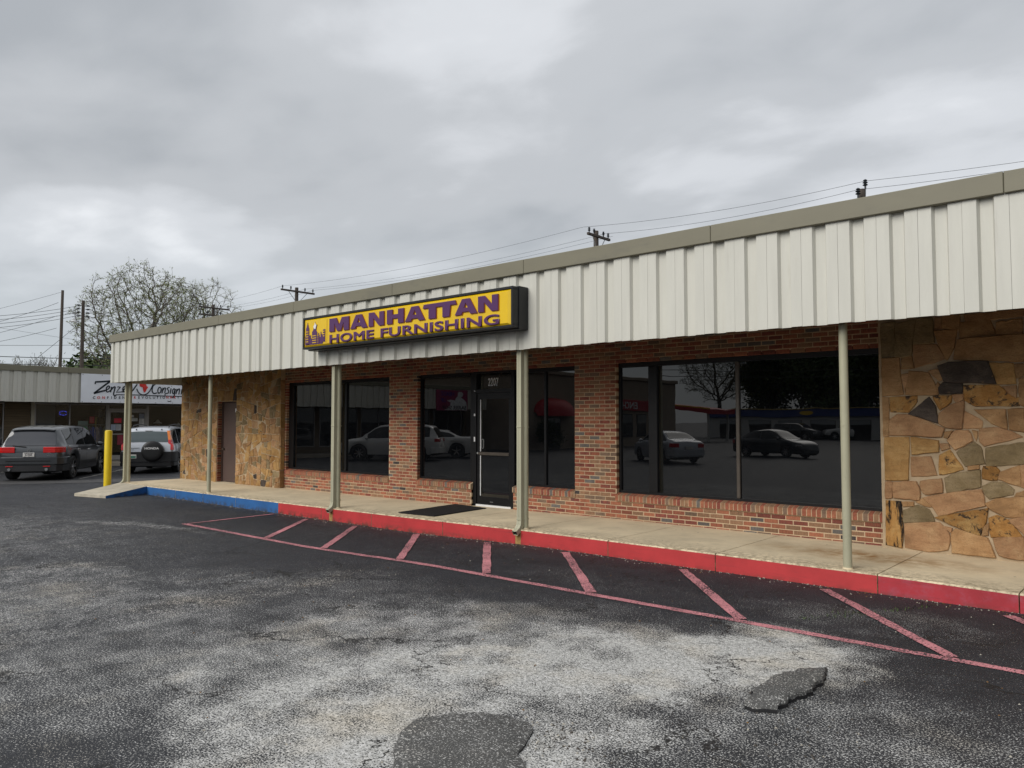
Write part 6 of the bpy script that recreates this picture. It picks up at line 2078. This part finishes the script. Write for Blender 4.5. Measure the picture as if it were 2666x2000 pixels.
def tree_parts(H, spread, seed, leafs, lsize, kids=(5, 5, 5, 4), trunk=.26, up=.12, r0=.3, leaf_mat=None, bushy=0.0, width=None, rmin=.012):
    rr = random.Random(seed)
    wd, lf = MB(), MB()

    def leaf(p):
        for _ in range(leafs):
            q = p + Vector((rr.gauss(0, 1), rr.gauss(0, 1), rr.gauss(0, 1))) * lsize * (1.2 + bushy)
            u = Vector((rr.gauss(0, 1), rr.gauss(0, 1), rr.gauss(0, 1))).normalized(); v_ = u.orthogonal().normalized()
            s_ = lsize * rr.uniform(.45, 1.0)
            lf.add([q - u * s_, q + v_ * s_ * .45, q + u * s_, q - v_ * s_ * .45], [(0, 1, 2, 3)])

    def grow(p, d, L_, r, lvl):
        n_ = 4 if lvl < 2 else 3
        pts, rad = [p.copy()], [r]
        q = p.copy(); dd = d.copy()
        for i in range(n_):
            dd = (dd + Vector((rr.gauss(0, .16), rr.gauss(0, .16), rr.gauss(0, .12) + up * (.6 if lvl else 0)))).normalized()
            q = q + dd * (L_ / n_); pts.append(q.copy()); rad.append(max(rmin, r * (1 - .55 * (i + 1) / n_)))
        wd.tube(pts, rad, (9, 6, 4, 3, 3)[min(lvl, 4)], caps=False)
        if lvl >= 3:
            for k in (1, 2, 3): leaf(pts[min(k, n_)])
        if lvl < len(kids):
            for k in range(kids[lvl]):
                t = rr.uniform(.45, 1.0) if lvl else rr.uniform(.75, 1.0)
                if k == 0: t = 1.0
                i = min(n_ - 1, int(t * n_)); f = t * n_ - i
                b_ = pts[i].lerp(pts[i + 1], min(1, f))
                ax = dd.orthogonal().normalized(); ax.rotate(Matrix.Rotation(rr.uniform(0, 6.283), 3, dd))
                ang = rr.uniform(.45, 1.0) * spread if k else rr.uniform(.1, .35)
                nd = dd.copy(); nd.rotate(Matrix.Rotation(ang, 3, ax))
                grow(b_, nd, L_ * rr.uniform(.55, .82) * (1.15 if lvl == 0 else 1), max(rmin, rad[i] * rr.uniform(.5, .7)), lvl + 1)

    grow(Vector((0, 0, -.2)), Vector((0, 0, 1)), H * trunk, r0, 0)
    zt = max(v[2] for v in wd.v); s_ = H / zt
    hi = [v for v in wd.v if v[2] > zt * .45]
    cx = (max(v[0] for v in hi) + min(v[0] for v in hi)) / 2; cy = (max(v[1] for v in hi) + min(v[1] for v in hi)) / 2
    wf = width / max(max(v[0] for v in hi) - min(v[0] for v in hi), max(v[1] for v in hi) - min(v[1] for v in hi)) if width else s_
    for mbx in (wd, lf): mbx.v = [((a - cx * sm(c / zt * 1.6)) * wf, (b_ - cy * sm(c / zt * 1.6)) * wf, c * s_) for a, b_, c in mbx.v]
    return wd.mesh('trunk', M['bark'], smooth='all'), lf.mesh('crown', leaf_mat or M['bud'])


def tree(name, me, loc, label, rz=0.0, sc=(1, 1, 1), group=None, cat='tree'):
    t = thing(name, loc, label, cat, group, rz)
    t.scale = sc
    link('trunk', me[0], t); link('crown', me[1], t)
    return t


def round_tree(H, rad, zc, rz_, seed, n_att, leaf_n, lsize, leaf_mat, trunk_r=.36):
    """limbs grown towards points spread through an egg-shaped crown, then fine twigs with young leaves"""
    from mathutils import kdtree
    rr = random.Random(seed)
    att = []
    while len(att) < n_att:
        p = Vector((rr.uniform(-1, 1), rr.uniform(-1, 1), rr.uniform(-1, 1)))
        if .25 < p.length < 1 + .10 * noise.noise(p * 2.3 + Vector((seed, 0, 0))) and not (p.z < -.55 and p.length > .9):
            att.append(Vector((p.x * rad, p.y * rad, zc + p.z * rz_)))
    nodes, par = [Vector((0, 0, -.2))], [-1]
    D = .34
    for k in range(int((zc - rz_ * .8) / D)):
        nodes.append(nodes[-1] + Vector((rr.gauss(0, .02), rr.gauss(0, .02), D))); par.append(len(nodes) - 2)
    for it in range(70):
        kd = kdtree.KDTree(len(nodes))
        for i, p in enumerate(nodes): kd.insert(p, i)
        kd.balance()
        acc = {}
        keep = []
        for a_ in att:
            co, i, d_ = kd.find(a_)
            if d_ < .5: continue
            keep.append(a_)
            acc.setdefault(i, Vector()); acc[i] += (a_ - co).normalized()
        att = keep
        if not att: break
        for i, v in acc.items():
            v = v.normalized() + Vector((rr.gauss(0, .22), rr.gauss(0, .22), rr.gauss(0, .18)))
            q = nodes[i] + v.normalized() * D
            if kd.find(q)[2] < D * .35: continue
            nodes.append(q); par.append(i)
    n_ = len(nodes)
    kids_ = [0] * n_; area = [0.0] * n_
    for i in range(n_ - 1, 0, -1):
        if kids_[i] == 0: area[i] = .016 ** 2.1
        area[par[i]] += area[i]; kids_[par[i]] += 1
    k0 = trunk_r / (area[0] ** (1 / 2.1))
    r_ = [max(.013, (x ** (1 / 2.1)) * k0) for x in area]
    wd, lf = MB(), MB()
    for i in range(1, n_):
        a_, b_ = nodes[par[i]], nodes[i]
        wd.tube([a_, b_], [min(r_[par[i]], r_[i] * 1.35), r_[i]], 8 if r_[i] > .12 else (5 if r_[i] > .04 else 3), caps=False)
    for i in range(1, n_):
        if r_[i] > .045: continue
        for _ in range(2 if kids_[i] else 4):
            d_ = (nodes[i] - nodes[par[i]]).normalized() + Vector((rr.gauss(0, .6), rr.gauss(0, .6), rr.gauss(.15, .5)))
            L_ = rr.uniform(.3, .75)
            q = nodes[i] + d_.normalized() * L_
            m_ = nodes[i].lerp(q, .5) + Vector((rr.gauss(0, .04), rr.gauss(0, .04), .03))
            wd.tube([nodes[i], m_, q], [.011, .009, .007], 3, caps=False)
            for __ in range(leaf_n):
                c_ = m_.lerp(q, rr.uniform(0, 1.1)) + Vector((rr.gauss(0, .05), rr.gauss(0, .05), rr.gauss(0, .05)))
                u = Vector((rr.gauss(0, 1), rr.gauss(0, 1), rr.gauss(0, 1))).normalized(); v_ = u.orthogonal().normalized()
                s_ = lsize * rr.uniform(.5, 1)
                lf.add([c_ - u * s_, c_ + v_ * s_ * .5, c_ + u * s_, c_ - v_ * s_ * .5], [(0, 1, 2, 3)])
    return wd.mesh('trunk', M['bark'], smooth='all'), lf.mesh('crown', leaf_mat)


TA = round_tree(14, 5.0, 8.9, 5.0, 12, 1500, 6, .06, M['bud'], .28)
TB = round_tree(14, 4.0, 9.2, 4.7, 23, 1000, 6, .056, M['bud'], .24)
TF = tree_parts(11.0, 1.0, 31, 1, .12, (5, 5, 5, 4), .25, .10, .26, M['leaf_far'], width=7, rmin=.022)
TD = tree_parts(11.5, .95, 47, 9, .30, (5, 5, 5, 4), .25, .10, .32, M['leaf_dark'], .8)
TE = tree_parts(6.6, 1.1, 52, 12, .24, (6, 5, 5, 3), .22, .08, .2, mat('evergreen_leaf', (.05, .085, .02), .7, .4, 3), .6)
tree('budding_tree', TA, (-60, 25.4, 0), 'broad tree in thin spring leaf behind the far shops', .4)
tree('budding_tree', TB, (-62, 30.6, 0), 'rounder budding tree right of the broad one, above the roof', 2.1, (1, 1, 1))
tree('evergreen_bush', TE, (-70, 26.4, 0), 'dense green bush at the canopy corner behind the shop row', 0, cat='bush')
for i, (y, sc, lb) in enumerate(((29.2, .92, 'faint bare tree at the left edge behind the shop roof'), (33.0, .97, 'faint bare tree left of the leaning pole'), (36.6, .95, 'faint bare tree between the two left poles'), (40.5, .88, 'faint bare tree right of the lamp pole'))):
    tree('distant_tree', TF, (-110 + 2 * (i % 2), y, 0), lb, i * 1.7, (sc, sc, sc), 'distant trees')
# trees behind the camera, mirrored in the shop glass
tree('bare_tree', TA, (-46.5, -72, 0), 'wide bare tree mirrored in the middle of the big window', 1.0, (1.05, 1.05, .95))
for i, (x, y, sc) in enumerate(((-41.5, -76, 1.0), (-38, -79, 1.12), (-34.5, -75, 1.05), (-31, -78, 1.15), (-27, -76, 1.1), (-22, -78, 1.1))):
    tree('leafy_tree', TD, (x, y, 0), 'dark leafy tree in the row mirrored above the tyre shop', i * 1.3, (sc, sc, sc), 'leafy trees mirrored in the window')

# ------------------------------------------------------------------ what stands behind the camera and shows in the dark glass
M['stucco'] = mat('tan_stucco', (.33, .27, .21), .9, .08, 2); M['awning'] = mat('red_awning', (.40, .018, .03), .6, .08); M['sign_red'] = mat('red_sign', (.42, .03, .04), .5)
M['blue_band'] = mat('blue_band', (.03, .06, .22), .5, .08); M['white_wall'] = mat('white_wall', (.55, .55, .53), .8, .06)
cafe = thing('cafe_building', (-40, -22, 0), 'tan stucco building with red awning, mirrored in the shop windows', 'building')
MB().box(-48, -31.5, -34, -15.2, 0, 4.9).build('wall', M['stucco'], cafe)
MB().bbox(-48.2, -31.35, -34.2, -15.0, 4.9, 5.15, .03).build('cornice', M['stucco'], cafe)
mb = MB()
n_ = 16
for i in range(n_ + 1):
    a = math.pi * i / n_
    y = -17.9 - 1.95 * math.cos(a)
    for k in range(7):
        b_ = math.pi / 2 * k / 6
        mb.v.append((-31.5 + 1.1 * math.cos(b_) * max(.25, math.sin(a)) , y * 1.0 + 0, 2.2 + 1.2 * math.sin(b_) * max(.05, math.sin(a)) ** .5))
for i in range(n_):
    for k in range(6):
        q = i * 7 + k; mb.f.append((q, q + 1, q + 8, q + 7)); mb.m.append(0)
mb.build('awning', M['awning'], cafe, smooth=40)
dr = MB().box(-31.5, -31.44, -18.6, -17.2, 0, 2.15).build('door', M['black_frame'], cafe); MB().box(-31.44, -31.43, -18.5, -17.95, .2, 2.05).build('pane', M['tint'], dr); MB().box(-31.44, -31.43, -17.85, -17.3, .2, 2.05).build('pane', M['tint'], dr)
for a, b_ in ((-27.4, -26.1), (-29.4, -28.0)):
    w_ = MB().box(-31.5, -31.45, a, b_, .7, 2.4).build('window', M['black_frame'], cafe); MB().box(-31.45, -31.44, a + .06, b_ - .06, .76, 2.34).build('pane', M['tint'], w_)
sg2 = thing('red_wall_sign', (-31.4, -25, 2.6), 'red wall sign with white capitals mirrored at the window edge', 'sign')
MB().bbox(-31.49, -31.36, -30.6, -22.6, 2.64, 3.48, .01).build('panel', M['sign_red'], sg2)
me = text_mesh('ENCH', .74, .01, .012, 1.0, 1.05, 'LEFT', M['sign_white2'])
put_text('lettering', me, (0, 1, 0), (0, 0, 1), (1, 0, 0), (-31.35, -27.95, 2.8), sg2)
for i, yy in enumerate((-20.7, -16.0)):
    t = thing('clipped_shrub', (-30.4, yy, 0), 'dark round shrub %s of the red awning in the reflection' % ('left' if i else 'right'), 'shrub')
    mesh_ = TE; o = link('trunk', TE[0], t); o2 = link('crown', TE[1], t); t.scale = (.22, .22, .24)
ty = thing('tyre_shop', (-31, -66, 0), 'long white tyre shop with blue band mirrored in the big window', 'building')
MB().box(-42, -20, -72, -60.3, -.2, 2.35).build('wall', M['white_wall'], ty)
MB().bbox(-42.1, -19.9, -72, -60.0, 2.35, 3.15, .02).build('band', M['blue_band'], ty)
MB().bbox(-42.15, -19.85, -72.1, -59.9, 3.15, 3.25, .02).build('coping', mat('gold_trim', (.5, .36, .1), .5), ty)
for i in range(6):
    a = -40.6 + i * 3.45
    w_ = MB().box(a, a + 2.5, -60.3, -60.26, 0, 2.0).build('bay_opening', M['dark_hole'], ty)
    MB().box(a + .05, a + 2.45, -60.255, -60.25, 1.55, 1.98).build('roller_door', M['insul_grey'], w_)
bd = MB(); bd.prism([(-30.6 + .75 * math.cos(q * .35), 2.75 + .24 * math.sin(q * .35)) for q in range(18)], -59.995, -59.97, lambda a, b_, t: (a, t, b_)); bd.build('oval_emblem', M['sign_yellow'], ty)
cn = thing('fuel_canopy', (-36, -46, 0), 'yellow and red slanted fuel canopy mirrored beyond the cars', 'canopy')
mb = MB(); mb.add([(-40, -43, 3.3), (-33, -43, 2.55), (-33, -43, 2.95), (-40, -43, 3.7), (-40, -48, 3.3), (-33, -48, 2.55), (-33, -48, 2.95), (-40, -48, 3.7)], [(0, 1, 2, 3), (4, 7, 6, 5), (0, 4, 5, 1), (3, 2, 6, 7), (0, 3, 7, 4), (1, 5, 6, 2)])
mb.build('roof', M['sign_red'], cn)
mb = MB(); mb.add([(-40.02, -42.97, 3.68), (-33, -42.97, 2.93), (-33, -42.97, 3.05), (-40.02, -42.97, 3.8)], [(0, 1, 2, 3)]); mb.build('edge_trim', M['sign_yellow'], cn)
for x_, y_ in ((-39.5, -43.5), (-33.5, -43.5), (-39.5, -47.5), (-33.5, -47.5)):
    MB().box(x_ - .1, x_ + .1, y_ - .1, y_ + .1, 0, 3.3 - (x_ + 40) * .107).build('column', M['white_wall'], cn)
lp = thing('light_pole', (-37.3, -58, 0), 'slim grey parking lot light pole mirrored in the big window', 'light pole')
MB().tube([(0, 0, 0), (0, 0, 8.2)], [.12, .07], 12).build('mast', M['insul_grey'], lp, smooth=True, local=True)
MB().bbox(-.2, .9, -.15, .15, 8.1, 8.3, .03).build('lamp_head', M['insul_grey'], lp, local=True)
pole(-39.5, -44, 9.4, 'utility pole mirrored at the left of the big window', arm=1.1)
for k, (z, lb) in enumerate(((9.0, 'top wire mirrored in the big window'), (8.2, 'upper middle wire mirrored in the big window'), (6.9, 'lower middle wire mirrored in the big window'), (6.3, 'lowest wire mirrored in the big window'))):
    wire((-39.5, -44, z), (-10, -62, z + .6), .5, lb, .03)
